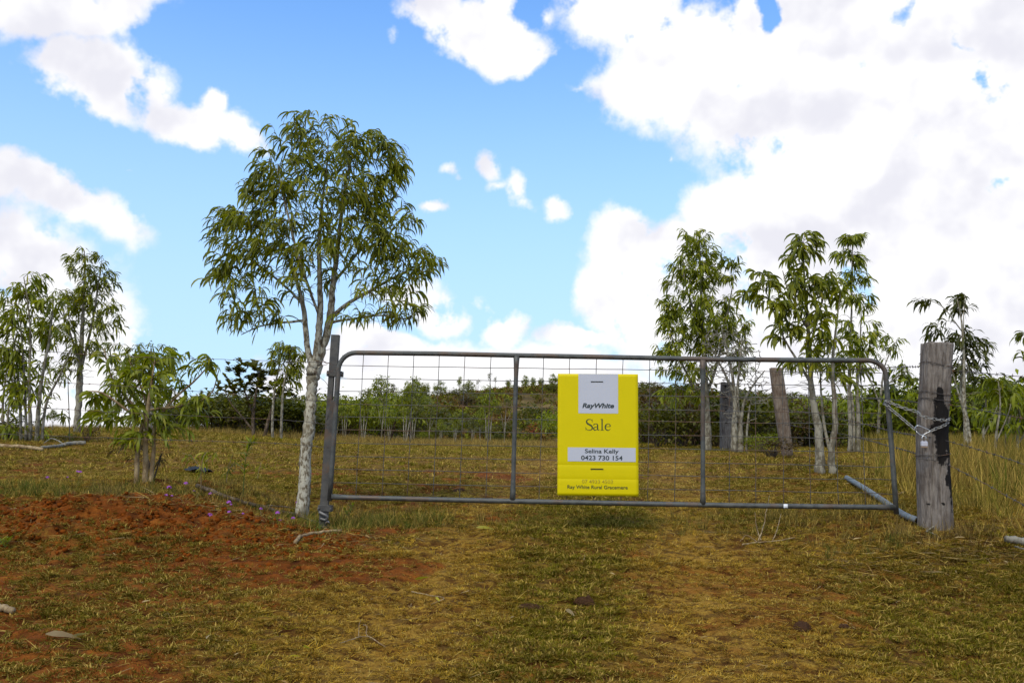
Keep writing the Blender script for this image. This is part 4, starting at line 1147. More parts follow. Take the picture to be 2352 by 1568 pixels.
tree('gum_tree', 'pale straight-trunked tree with layered crown on the left ridge', 'tree', on_ground(177, 20.0),
     [[(176, 992, 15), (179, 930, 14), (182, 880, 15), (182, 840, 12), (187, 760, 9), (190, 690, 6), (193, 620, 4), (192, 575, 2)],
      [(186, 862, 7), (196, 800, 6), (212, 730, 5), (222, 660, 3), (230, 620, 2)],
      [(183, 840, 6), (165, 780, 5), (145, 720, 3), (135, 670, 2)]],
     [(195, 605, 48, 42, 36), (218, 650, 54, 38, 40), (165, 680, 54, 38, 34), (205, 705, 78, 40, 48), (240, 745, 52, 32, 26), (150, 750, 56, 40, 36), (165, 800, 66, 34, 30), (220, 800, 56, 28, 14), (160, 840, 44, 24, 12)],
     0.19, LS_MID, 'green', 'pale', per=11, seed=21, tip=0.003, bare=[(200, 860, 60, 40, 16)])
tree('sapling_clump', 'thin many-stemmed tree at the left edge with drooping leaves', 'tree', ground_at(78, 1012),
     [[(70, 1015, 9), (72, 940, 8), (75, 860, 6), (80, 760, 4), (72, 680, 3), (65, 640, 2)],
      [(84, 1014, 10), (90, 940, 9), (100, 870, 7), (118, 780, 5), (128, 700, 3)],
      [(48, 1014, 7), (46, 920, 6), (40, 840, 4), (30, 760, 3), (28, 690, 2)],
      [(96, 1012, 7), (104, 930, 6), (135, 860, 4), (160, 800, 2)],
      [(60, 1014, 7), (60, 900, 5), (55, 800, 4), (50, 720, 2)]],
     [(72, 650, 40, 26, 18), (40, 670, 40, 22, 12), (100, 700, 50, 34, 28), (40, 740, 60, 38, 34), (110, 755, 45, 36, 20), (25, 800, 50, 44, 30), (75, 860, 65, 44, 26), (20, 870, 44, 44, 24), (80, 920, 55, 34, 16), (60, 985, 60, 22, 10), (5, 720, 40, 60, 14)],
     0.20, LS_MID, 'fresh', 'pale', per=7.5, seed=22, leaf_parts=0, tip=0.0022, bare=[(90, 860, 80, 80, 40)])
tree('leafy_bush', 'bright green bush cut by the left edge, in front of the thin stems', 'bush', ground_at(12, 1010),
     [[(8, 1012, 7), (5, 930, 5), (12, 850, 3), (20, 800, 2)], [(15, 1012, 5), (25, 930, 4), (40, 860, 2)], [(-20, 1012, 7), (-25, 900, 5), (-30, 800, 3)]],
     [(10, 815, 42, 50, 22), (30, 900, 36, 40, 16), (5, 960, 36, 40, 12), (-30, 850, 40, 70, 14)], 0.20, LS_MID, 'fresh', 'smooth', per=6, seed=23, tip=0.002)
tree('weeping_sapling', 'lone whippy sapling with a few drooping leaf tufts left of the leafy bush', 'sapling', ground_at(158, 1012),
     [[(160, 1013, 2.6), (157, 960, 2.2), (152, 900, 2), (150, 860, 1.4)]], [(150, 948, 16, 10, 3), (168, 1000, 14, 8, 2), (146, 868, 12, 14, 3), (112, 945, 12, 8, 2)], 0.17, LS_MID, 'green', 'smooth', per=6, seed=24)
tree('young_tree', 'yellow-green young tree with a rounded top behind the leafy bush', 'tree', on_ground(345, 18.0),
     [[(344, 1000, 9), (346, 930, 8), (348, 870, 6), (345, 800, 3)], [(346, 920, 5), (320, 860, 4), (300, 820, 2)], [(347, 900, 5), (380, 850, 3), (395, 820, 2)]],
     [(345, 805, 52, 24, 26), (320, 850, 60, 36, 30), (385, 850, 36, 34, 20), (350, 900, 60, 30, 22), (265, 800, 30, 22, 9), (280, 860, 40, 30, 12), (270, 900, 30, 30, 10)], 0.17, LS_MID, 'yellow', 'pale', per=9, seed=25, tip=0.0025)
tree('dark_tree', 'dark broad-leaved tree with fanning limbs left of the mottled trunk', 'tree', on_ground(588, 25.0),
     [[(583, 1022, 9), (583, 960, 8), (590, 910, 5), (600, 860, 3)], [(604, 1022, 10), (612, 980, 8), (625, 930, 5), (640, 890, 3)], [(583, 990, 6), (560, 960, 4), (535, 930, 3), (520, 900, 2)], [(584, 950, 5), (560, 890, 3), (548, 850, 2)]],
     [(545, 845, 32, 22, 14), (585, 850, 46, 26, 26), (560, 890, 50, 26, 26), (615, 880, 46, 32, 26), (590, 930, 40, 18, 12), (655, 905, 28, 24, 10), (520, 880, 22, 34, 10)], 0.15, LS_ROUND, 'scrub', 'dark', per=15, seed=26, tip=0.004, twig_bark='dark', bare=[(560, 950, 60, 30, 16)])
tree('slim_tree', 'slim pale-trunked tree with a dark tuft, first of two left of the mottled trunk', 'tree', on_ground(627, 24.0),
     [[(626, 1020, 7), (625, 960, 6), (628, 900, 5), (640, 830, 3), (648, 795, 2)]], [(650, 800, 30, 18, 22), (640, 830, 30, 18, 14), (665, 850, 26, 20, 12)], 0.24, LS_MID, 'green', 'pale', per=9, seed=27, tip=0.003)
tree('slim_tree', 'slim pale-trunked tree, second of two just left of the mottled trunk', 'tree', on_ground(646, 24.0),
     [[(645, 1022, 7), (648, 960, 6), (652, 900, 5), (666, 830, 3), (676, 800, 2)]], [(672, 815, 26, 24, 18), (680, 860, 20, 24, 12), (650, 880, 24, 22, 8)], 0.24, LS_MID, 'green', 'pale', per=9, seed=28, tip=0.003)

# right-hand group
tree('gum_tree', 'tall full-crowned tree behind the gate right of the sale sign', 'tree', on_ground(1627, 16.0),
     [[(1626, 1042, 17), (1625, 980, 15), (1622, 920, 13), (1618, 840, 10), (1612, 740, 8), (1608, 640, 5), (1606, 560, 2.5)],
      [(1622, 930, 9), (1590, 880, 6), (1560, 820, 4), (1540, 760, 2)], [(1623, 905, 8), (1650, 820, 6), (1670, 720, 4), (1685, 640, 2)], [(1613, 760, 6), (1580, 680, 4), (1565, 600, 2)], [(1620, 880, 5), (1590, 900, 4), (1555, 890, 2)]],
     [(1598, 560, 44, 40, 32), (1585, 630, 58, 50, 46), (1640, 620, 50, 50, 34), (1605, 700, 85, 50, 62), (1565, 745, 55, 45, 42), (1650, 770, 66, 45, 46), (1575, 800, 72, 40, 44), (1685, 605, 22, 22, 9), (1530, 800, 30, 36, 12), (1580, 850, 80, 24, 30), (1560, 905, 60, 30, 26), (1690, 740, 38, 55, 26), (1700, 820, 36, 40, 20), (1530, 690, 24, 60, 12), (1600, 600, 60, 60, 26), (1620, 740, 80, 70, 40)],
     0.165, LS_MID, 'fresh', 'pale', per=13, seed=31, tip=0.0026, bare=[(1600, 900, 80, 60, 26)], tint_shift=0.06)
tree('dead_tree', 'bare silvery twigged tree with pale stems in front of the tall full crown', 'dead tree', on_ground(1692, 15.4),
     [[(1686, 1042, 18), (1688, 980, 14), (1690, 930, 10), (1686, 870, 7), (1672, 800, 4), (1660, 750, 2)],
      [(1700, 1042, 16), (1702, 985, 11), (1696, 920, 8), (1700, 850, 5), (1708, 780, 2.5)], [(1697, 960, 9), (1680, 890, 6), (1650, 830, 4), (1625, 780, 2)], [(1703, 970, 8), (1712, 920, 6), (1735, 880, 4), (1760, 850, 2)], [(1714, 1030, 6), (1718, 970, 5), (1724, 930, 3)]],
     [], 0.1, LS_MID, 'brown', 'pale', seed=32, tip=0.0062, twig_bark='dry', bare=[(1665, 790, 60, 50, 260), (1700, 830, 55, 60, 200), (1640, 850, 50, 40, 120), (1740, 900, 50, 50, 80), (1690, 930, 60, 50, 60)])
tree('gum_tree', 'near twin-trunked tree with big drooping leaves behind the right gate end', 'tree', ground_at(1893, 1088),
     [[(1884, 1090, 26), (1884, 1030, 20), (1876, 960, 17), (1866, 900, 14), (1862, 830, 11), (1858, 740, 8), (1850, 640, 5), (1848, 560, 2.5)],
      [(1914, 1095, 18), (1908, 1040, 15), (1916, 980, 13), (1914, 920, 11), (1908, 850, 8), (1915, 760, 5), (1925, 680, 2.5)],
      [(1862, 880, 8), (1835, 830, 6), (1800, 770, 4), (1770, 690, 2.5), (1750, 640, 1.5)],
      [(1860, 800, 7), (1880, 730, 5), (1900, 660, 3)], [(1910, 1050, 8, .1), (1900, 980, 7, .2), (1893, 910, 5, .2), (1890, 850, 3, .2)], [(1859, 760, 6), (1820, 690, 4), (1800, 620, 2)]],
     [(1850, 565, 36, 34, 18), (1828, 610, 24, 40, 10), (1752, 642, 34, 30, 12), (1800, 690, 50, 40, 18), (1870, 655, 52, 40, 22), (1915, 655, 34, 40, 15), (1860, 735, 80, 45, 32), (1730, 685, 34, 22, 8), (1900, 790, 60, 40, 16), (1790, 760, 40, 22, 8), (1850, 830, 50, 30, 9), (1925, 860, 40, 40, 8)],
     0.168, LS_BROAD, 'green', 'pale', per=9.5, seed=33, leaf_parts=220, tip=0.0018, bare=[(1860, 850, 70, 70, 34)], tint_shift=0.10)
tree('slender_tree', 'slender tall tree with small tufted top just behind the twin-trunked tree', 'tree', on_ground(1962, 17.0),
     [[(1952, 1035, 11), (1953, 980, 9), (1950, 900, 8), (1953, 800, 6), (1956, 700, 4), (1957, 600, 3), (1958, 545, 2)], [(1972, 1035, 11), (1970, 960, 9), (1966, 890, 7), (1972, 800, 4), (1975, 720, 2)], [(1962, 1033, 8), (1962, 960, 7), (1958, 900, 5)]],
     [(1962, 545, 26, 18, 16), (1942, 580, 26, 16, 9), (1975, 595, 26, 20, 9), (1955, 635, 42, 24, 15), (1960, 690, 44, 30, 16), (1965, 760, 50, 40, 22), (1985, 820, 40, 40, 20), (1940, 830, 40, 40, 14), (2010, 770, 20, 26, 7)],
     0.20, LS_MID, 'fresh', 'pale', per=13, seed=34, tip=0.003, bare=[(1965, 760, 60, 90, 30)], tint_shift=0.08)
tree('small_tree', 'small thin-trunked tree with leaves reaching over the gate corner', 'tree', ground_at(2014, 1030),
     [[(2016, 1033, 9), (2017, 960, 7), (2020, 900, 5), (2028, 840, 3), (2050, 790, 2)], [(2020, 900, 4), (2050, 870, 3), (2085, 850, 2)], [(2018, 930, 4), (2000, 880, 3), (1985, 850, 2)]],
     [(2050, 790, 30, 24, 15), (2062, 850, 28, 26, 13), (2095, 860, 22, 34, 9), (2020, 800, 24, 26, 7), (2045, 960, 24, 26, 8)], 0.20, LS_MID, 'fresh', 'pale', per=8, seed=35, tip=0.002, bare=[(2040, 850, 60, 50, 40)], tint_shift=0.1)
tree('gum_tree', 'mottled double-stemmed tree with dark leaves directly behind the timber gatepost', 'tree', ground_at(2226, 1058),
     [[(2220, 1062, 12), (2215, 980, 9), (2208, 900, 8), (2205, 820, 6), (2200, 740, 4), (2190, 690, 2)], [(2234, 1060, 10), (2228, 980, 8), (2218, 900, 7), (2225, 820, 5), (2235, 760, 3)], [(2214, 960, 6), (2190, 890, 3), (2178, 850, 2)], [(2202, 760, 3), (2160, 710, 2), (2125, 690, 1.5)], [(2203, 800, 3), (2205, 720, 2), (2208, 680, 1.5)]],
     [(2118, 692, 24, 10, 5), (2190, 705, 44, 22, 12), (2205, 680, 20, 12, 5), (2150, 760, 40, 24, 10), (2215, 770, 40, 34, 26), (2240, 800, 38, 34, 24), (2220, 850, 44, 34, 20), (2255, 850, 26, 40, 10), (2150, 830, 26, 30, 6)],
     0.17, LS_MID, 'dark', 'lichen', per=7.5, seed=36, tip=0.002, bare=[(2210, 900, 50, 50, 20)], tint_shift=0.25)
tree('overhanging_branch', 'leafy branch tips entering at the right edge above the top wire', 'tree', ground_at(2420, 1070),
     [[(2420, 1075, 12), (2415, 950, 9), (2400, 860, 6), (2375, 800, 3)], [(2415, 930, 5), (2390, 830, 3), (2360, 770, 1.5)]], [(2352, 768, 16, 14, 5), (2350, 815, 20, 18, 6), (2420, 790, 50, 60, 20)], 0.17, LS_MID, 'green', 'pale', per=6, seed=37, tip=0.002)
for k, (px, py, hh, lab) in enumerate(((2288, 1070, 190, 'pale forked sapling stem right of the mottled double-stemmed tree'), (2312, 1062, 180, 'thin pale stem second from the right edge in the green thicket'), (2340, 1066, 150, 'crooked pale stem nearest the right edge in the green thicket'), (2262, 1050, 170, 'leaning pale stems at the left of the right-hand green thicket'))):
    tree('slim_tree', lab, 'tree', ground_at(px, py), [[(px, py + 2, 7), (px - 3, py - hh * .35, 6), (px + 4, py - hh * .7, 4), (px - 2, py - hh, 2)], [(px - 2, py - hh * .3, 4), (px + 22, py - hh * .6, 3), (px + 34, py - hh * .85, 1.5)]],
         [(px, py - hh * .95, 30, 26, 16), (px + 26, py - hh * .85, 26, 24, 12), (px - 10, py - hh * .6, 24, 22, 6)], 0.19, LS_MID, 'fresh', 'pale', per=7, seed=40 + k, tip=0.002)

# ------------------------------------------------------------------ shrub and far-tree kinds, copied
def shrub_kind(seed, leaf, r, h, n, L, tmpl, nst=7, bark='dark', low=0.0):
    g = np.random.default_rng(seed)
    mb = MB(); ends = []
    for k in range(nst):
        a = g.uniform(0, 6.283); rr_ = g.uniform(.2, .8) * r
        e = np.array([rr_ * math.cos(a), rr_ * math.sin(a), h * g.uniform(.45, .9)])
        tube(mb, smooth_path([np.array([e[0] * .12, e[1] * .12, -.05]), e * [.45, .45, .55], e], 4), np.linspace(.018 * h, .004 * h, 9), 5, False); ends.append(e)
    ncl = max(6, n // 22); C = []
    for k in range(ncl):
        d = g.normal(0, 1, 3); d /= np.linalg.norm(d); d[2] = abs(d[2]) if g.uniform() < .75 else d[2]
        rad = g.uniform(.45, 1.0)
        C.append(np.array([d[0] * r * rad, d[1] * r * rad, h * (0.46 + low) + d[2] * h * .5 * rad]))
    C = np.array(C); which = g.integers(0, ncl, n)
    bp = C[which] + g.normal(0, 1, (n, 3)) * np.array([r, r, h * .7]) * 0.17
    bp[:, 2] = np.maximum(bp[:, 2], 0.03)
    me1 = mb.mesh('stems', [BARK[bark]])
    me2 = leaves_mesh('foliage', bp, g.uniform(0, 6.283, n), L * g.uniform(.6, 1.4, n), g.integers(0, len(tmpl), n), tmpl, LEAF[leaf], g.uniform(0, .98, n))
    return [('stems', me1, None), ('foliage', me2, 'stuff')]
def far_tree_kind(seed, leaf, crown, n, L, tmpl, stems, bark='pale'):
    """unit-height tree: crown = list of (x, z, rx, rz)"""
    g = np.random.default_rng(seed); mb = MB(); S = []
    for st in stems:
        p = smooth_path([np.array([x, g.normal(0, .02), z]) for x, z, w_ in st], 5); r_ = np.interp(np.linspace(0, 1, len(p)), np.linspace(0, 1, len(st)), [w_ for _, _, w_ in st])
        tube(mb, p, r_, 6, False); S.append((p, r_))
    bp = []; T = []
    tot = sum(c[2] * c[3] for c in crown)
    for (x, z, rx, rz) in crown:
        m_ = max(2, int(n / 14 * rx * rz / tot)); d = g.normal(0, 1, (m_, 3)); d /= np.linalg.norm(d, axis=1)[:, None]; d *= (g.uniform(0.05, 1, m_) ** .45)[:, None]
        T.append(np.array([x, 0, z]) + d * [rx, rx * .8, rz])
    T = np.concatenate(T); tw = grow(S, T, g, .2, .0022, .3)
    for p, r_ in tw: tube(mb, p, r_, 3, False)
    for p, r_ in tw: bp.append(p[-1] + g.normal(0, 1, (14, 3)) * np.array([.035, .035, .03]))
    bp = np.concatenate(bp); n = len(bp)
    return [('trunk', mb.mesh('trunk', [BARK[bark]]), None), ('crown', leaves_mesh('crown', bp, g.uniform(0, 6.283, n), L * g.uniform(.6, 1.4, n), g.integers(0, len(tmpl), n), tmpl, LEAF[leaf], g.uniform(0, .98, n)), None)]
KIND_WORD = {}
def zone(px):
    return ('left of the steel gate post' if px < 757 else 'beside the steel post' if px < 970 else 'just left of the first gate brace' if px < 1180 else
            'between first brace and sign' if px < 1372 else 'between sign and second brace' if px < 1614 else 'right of the second gate brace' if px < 2050 else 'right of the timber gatepost')
def place(kind, name, label, cat, loc, sc, rz, group):
    o = thing(name, label, cat, loc, rz, group); o.scale = sc if isinstance(sc, tuple) else (sc,) * 3
    for nm, me, kd in kind: tag(link(nm, me, o), kind=kd)
    return o

K_DARK = [shrub_kind(200 + k, 'dark', 1.0, 1.0, 900, 0.14, LS_ROUND) for k in range(3)]
K_SCRUB = [shrub_kind(210 + k, 'scrub', 1.0, 1.0, 900, 0.13, LS_ROUND) for k in range(3)]
K_FRESH = [shrub_kind(220 + k, 'fresh', 1.0, 1.0, 950, 0.15, LS_FAR, low=.05) for k in range(3)]
K_BROWN = [shrub_kind(230 + k, 'brown', 1.0, 1.0, 500, 0.12, LS_ROUND, 22, 'dark') for k in range(2)]
F_ROUND = [far_tree_kind(240 + k, ['green', 'fresh', 'yellow'][k], [(0, .72, .26, .2), (-.14, .6, .18, .14), (.15, .62, .18, .15), (0, .86, .14, .1)], 1500, 0.06, LS_FAR, [[(0, -.03, .022), (.01, .3, .016), (0, .6, .008)], [(.01, .3, .012), (.12, .5, .006)], [(0, .34, .012), (-.12, .52, .006)]]) for k in range(3)]
F_SLIM = [far_tree_kind(250 + k, ['fresh', 'green', 'scrub'][k], [(0.02, .88, .10, .09), (-.07, .72, .10, .08), (.09, .68, .10, .09), (0, .56, .12, .08)], 620, 0.06, LS_FAR,
          [[(0, -.03, .014), (.01, .4, .011), (.02, .85, .004)], [(.03, -.03, .011), (.06, .35, .009), (.10, .68, .004)], [(-.02, .02, .010), (-.05, .4, .008), (-.08, .7, .003)]]) for k in range(3)]
F_LOW = [far_tree_kind(270 + k, ['fresh', 'green', 'fresh'][k], [(0, .62, .30, .30), (-.2, .42, .2, .24), (.22, .45, .2, .25), (0, .25, .25, .18)], 1500, 0.085, LS_FAR, [[(0, -.05, .035), (.01, .3, .025), (0, .7, .01)]]) for k in range(3)]
F_THIN = [far_tree_kind(260 + k, 'scrub', [(0.05, .85, .12, .10), (-.1, .7, .12, .08)], 160, 0.07, LS_FAR, [[(0, -.03, .012), (.02, .5, .009), (.05, .9, .003)], [(.01, .2, .008), (-.06, .5, .006), (-.12, .75, .003)], [(.02, .35, .006), (.12, .6, .004), (.16, .75, .002)]]) for k in range(2)]

rs = np.random.default_rng(77)
for lst_, w_ in ((K_DARK, 'dark green'), (K_SCRUB, 'dull olive'), (K_FRESH, 'bright green'), (K_BROWN, 'dry brown')):
    for k_ in lst_: KIND_WORD[k_[1][1].name] = w_
def KW(kind): return KIND_WORD[kind[1][1].name]
def px_h(h_px, Y): return h_px / FPX * Y
# pale-trunked trees along the foot of the hill
FOOT = [(789, 905, 31), (833, 890, 30), (876, 905, 33), (893, 940, 32), (931, 882, 30), (946, 900, 33), (985, 930, 32), (1045, 945, 30), (1085, 948, 33), (1120, 880, 31), (1158, 905, 30), (1290, 940, 32), (1465, 930, 30), (770, 915, 32), (715, 935, 30), (1012, 960, 32)]
for k, (px, top, Y) in enumerate(FOOT):
    p = on_ground(px, Y); eye_y = 1004 + (px - 1176) * 0.0209
    hgt = px_h(eye_y - top, Y) + EYE.z - p.z
    place(F_SLIM[k % 3] if k % 4 != 2 else F_THIN[k % 2], 'slim_tree', 'slim pale-trunked tree at the hill foot, %s' % zone(px), 'tree', p, hgt, rs.uniform(-.6, .6), 'slim trees at the foot of the hill')
for k in range(54):
    px = rs.uniform(690, 1560); Y = rs.uniform(34, 50); p = on_ground(px, Y)
    if 985 < px < 1300 and rs.uniform() < .6: continue
    tall = rs.uniform(40, 95) if px < 965 else rs.uniform(16, 42) if px < 1300 else rs.uniform(40, 80)
    s_ = px_h(tall, Y)
    kind = (K_FRESH if rs.uniform() < .6 else K_SCRUB if rs.uniform() < .8 else K_DARK)[rs.integers(0, 3)]
    place(kind, 'scrub_bush', '%s bush at the foot of the hill, %s' % (KW(kind), zone(px)), 'bush', p, (s_ * 1.0, s_ * 1.0, s_), rs.uniform(0, 6.28), 'scrub bushes at the foot of the hill')
for k, (px, top, Y) in enumerate(((802, 922, 40), (850, 905, 42), (906, 892, 41), (942, 876, 42), (972, 906, 44), (1102, 940, 40), (735, 925, 40))):
    p = on_ground(px, Y); hgt = px_h(1004 + (px - 1176) * 0.0209 - top, Y) + EYE.z - p.z
    place(F_ROUND[(k * 2) % 3], 'leafy_tree', 'round-crowned leafy tree above the hill-foot scrub, %s' % zone(px), 'tree', p, hgt, rs.uniform(0, 6.28), 'leafy trees at the foot of the hill')
for k, (px, top, Y) in enumerate(((250, 935, 27), (300, 915, 28), (385, 925, 29), (405, 945, 30), (470, 935, 31), (355, 950, 27))):
    p = on_ground(px, Y); hgt = px_h(1004 + (px - 1176) * 0.0209 - top, Y) + EYE.z - p.z
    place(F_SLIM[k % 3] if k % 2 else F_ROUND[k % 3], 'ridge_tree', 'light green tree of the far belt showing behind the leafy bush', 'tree', p, hgt, rs.uniform(0, 6.28), 'trees of the far belt behind the leafy bush')
# hill cover
for k in range(150):
    px = rs.uniform(700, 2250); Y = rs.uniform(50, 112); p = on_ground(px, Y); s_ = rs.uniform(.5, 1.35) * (1 - .4 * max(0, (Y - 96) / 16))
    if 1120 < px < 1300 and 56 < Y < 104 and rs.uniform() < .85: continue
    kind = (K_SCRUB if rs.uniform() < .62 else K_BROWN if rs.uniform() < .5 else K_DARK if rs.uniform() < .6 else K_FRESH)
    place(kind[rs.integers(0, len(kind))], 'hill_bush', '%s bush on the hill slope, %s' % (KW(kind[0]), zone(px)), 'bush', p, (s_ * 1.5, s_ * 1.5, s_ * .9), rs.uniform(0, 6.28), 'bushes on the hillside')
CREST = [(872, 868, 108, 0), (842, 905, 100, 1), (900, 890, 104, 1), (946, 872, 112, 0), (972, 885, 112, 2), (1008, 883, 116, 0), (1052, 876, 114, 1), (1073, 880, 118, 0), (1122, 868, 116, 3), (1135, 876, 116, 3), (1165, 890, 118, 2), (1204, 872, 117, 0), (1222, 886, 118, 2), (1240, 880, 118, 0), (1268, 868, 116, 0), (1284, 876, 118, 0), (1325, 880, 118, 1), (1400, 885, 118, 0), (1475, 892, 118, 1), (1095, 882, 116, 3)]
for k, (px, top, Y, kd) in enumerate(CREST):
    p = on_ground(px, Y); eye_y = 1004 + (px - 1176) * 0.0209
    hgt = max(px_h(eye_y - top + 13, Y) + EYE.z - p.z, 1.6)
    word = {0: 'round leafy', 2: 'round leafy', 1: 'slim forked', 3: 'thin sparse'}[kd]
    kind = F_LOW[k % 3] if kd in (0, 2) else F_SLIM[k % 3] if kd == 1 else F_THIN[k % 2]
    place(kind, 'crest_tree', '%s tree on the hill skyline, %s' % (word, zone(px)), 'tree', p, hgt, rs.uniform(0, 6.28), 'trees along the hill crest')
# dark thicket left of the gate, thicket right
for k in range(30):
    px = 350 + 400 * (k + rs.uniform()) / 30; Y = rs.uniform(28, 38); p = on_ground(px, Y); hp_ = rs.uniform(40, 90) if px > 480 else rs.uniform(25, 72)
    s_ = px_h(hp_, Y)
    kind = (K_DARK if rs.uniform() < .6 else K_SCRUB)[rs.integers(0, 3)]
    place(kind, 'thicket_bush', '%s bush in the far paddock thicket, %s' % (KW(kind), 'between the leafy bush and dark tree' if px < 560 else 'behind the slim trees' if px < 680 else 'behind the steel gate post'), 'bush', p, (s_ * 1.0, s_ * 1.0, s_), rs.uniform(0, 6.28), 'dark bushes in the left thicket')
for k in range(26):
    px = 1470 + 420 * (k + rs.uniform()) / 26; Y = rs.uniform(19, 25); p = on_ground(px, Y); hp_ = rs.uniform(70, 160) if px < 1640 else rs.uniform(45, 128)
    s_ = px_h(hp_, Y)
    kind = (K_BROWN[rs.integers(0, 2)] if rs.uniform() < .72 else (K_DARK if rs.uniform() < .7 else K_SCRUB)[rs.integers(0, 3)])
    place(kind, 'thicket_bush', '%s bush in the shady thicket, %s' % (KW(kind), 'close right of the sale sign' if px < 1560 else 'behind the tall full-crowned tree' if px < 1720 else 'behind the leaning brown post'), 'bush', p, (s_ * .8, s_ * .8, s_), rs.uniform(0, 6.28), 'brown bushes in the right thicket')
for k in range(34):
    px = 1840 + 620 * (k + rs.uniform()) / 34; Y = rs.uniform(21, 30); p = on_ground(px, Y); hp_ = rs.uniform(95, 165) if px > 2080 else rs.uniform(75, 130)
    s_ = px_h(hp_, Y)
    kind = (K_FRESH if rs.uniform() < .6 else K_SCRUB if rs.uniform() < .5 else K_DARK)[rs.integers(0, 3)]
    place(kind, 'green_bush', '%s bush in the line beyond the golden grass, %s' % (KW(kind), 'behind the twin-trunked tree' if px < 2050 else 'behind the timber gatepost' if px < 2200 else 'near the right edge'), 'bush', p, (s_ * .85, s_ * .85, s_), rs.uniform(0, 6.28), 'green bushes beyond the golden grass')
place(F_ROUND[0], 'small_bush', 'small round bush on the ridge left of the pale straight trunk', 'bush', on_ground(118, 23), (px_h(46, 23), px_h(46, 23), px_h(50, 23)), 0.3, None)
place(K_FRESH[1], 'small_bush', 'light green bush on the ridge right of the pale straight trunk', 'bush', on_ground(228, 26), (.45, .45, .75), 1.0, None)
place(F_SLIM[0], 'small_tree', 'wispy little tree on the ridge between the straight trunk and leafy bush', 'tree', on_ground(262, 27), px_h(70, 27), 0.4, None)
place(F_ROUND[1], 'small_tree', 'round-topped little tree on the ridge right of the leafy bush', 'tree', on_ground(432, 30), px_h(74, 30), 1.2, None)
place(K_DARK[0], 'small_bush', 'dark round-topped bush at the left end of the far thicket', 'bush', on_ground(530, 33), px_h(84, 33), 1.2, None)
place(K_BROWN[0], 'dry_bush', 'low dry brown bush on the ridge below the pale straight trunk', 'bush', on_ground(198, 15), (.28, .28, .26), 0.5, None)
place(K_BROWN[1], 'dry_bush', 'low dry brown bush on the ridge near the left edge', 'bush', on_ground(20, 15), (.6, .6, .32), 2.5, None)
place(K_BROWN[0], 'dry_bush', 'heap of dry twigs and brush round the foot of the leaning brown post', 'bush', on_ground(1775, 13.7), (.55, .45, .28), 0.8, None)
place(K_FRESH[2], 'small_bush', 'small fresh green bush beside the silvery dead tree stems', 'bush', on_ground(1750, 15.4), (.32, .32, .32), 0.8, None)
place(K_SCRUB[0], 'hill_bush', 'bush growing on top of the rusty red mound on the hillside', 'bush', on_ground(1232, 58), (1.6, 1.2, 1.7), 0, None)
# ------------------------------------------------------------------ long golden grass beyond the fence
tall_t = [blade_tuft(15, 0.22, 0.46, 0.07, (0.03, 0.42), 0.0065, 300 + k, 3, 0.55) for k in range(4)]
mid_t = [blade_tuft(16, 0.10, 0.24, 0.06, (0.1, 0.8), 0.006, 310 + k, 2, 0.5) for k in range(3)]
g = np.random.default_rng(400)
n = 46000
d = np.sqrt(g.uniform(5.2 ** 2, 25.0 ** 2, n)); x = g.uniform(1.8, 19, n)
edge = np.interp(d, [5, 6.6, 8, 10, 14, 18, 25], [4.2, 3.55, 3.45, 4.0, 5.8, 7.0, 9.6]) + (fbm(x * .8, d * .8, 81, 2) - .5) * 1.0
inside = sstep(x - edge, -0.1, 0.7)
keep = (g.uniform(0, 1, n) < inside * (0.45 + 0.55 * sstep(fbm(x * 1.6, d * 1.6, 82, 2), .35, .6))) & (x < d * 0.66 + 1.0) & (g.uniform(0, 1, n) < 0.25 + 0.75 * sstep(25.0 - d, -2, 12))
x, d = x[keep], d[keep]; n = len(x)
patchy = sstep(fbm(x * .7, d * .7, 83, 3), .38, .62)[:, None]
gcol = np.array([0.31, 0.212, 0.050]) * (1 - patchy) + np.array([0.23, 0.182, 0.034]) * patchy
gr_ = (g.uniform(0, 1, n) < 0.22 + 0.5 * sstep(d, 14, 22))[:, None]
gcol = np.where(gr_, np.array([0.13, 0.135, 0.02]), gcol) * g.uniform(.75, 1.25, (n, 1))
kind = np.where(g.uniform(0, 1, n) < 0.70 * sstep(x, 3.3, 4.4), 0, 4) + g.integers(0, 3, n)
scatter('long_golden_grass', np.stack([x, d, terrain(x, d) - .01], -1), g.uniform(.75, 1.2, n), g.uniform(0, 6.283, n), kind, tall_t + mid_t, gcol, 0.10)

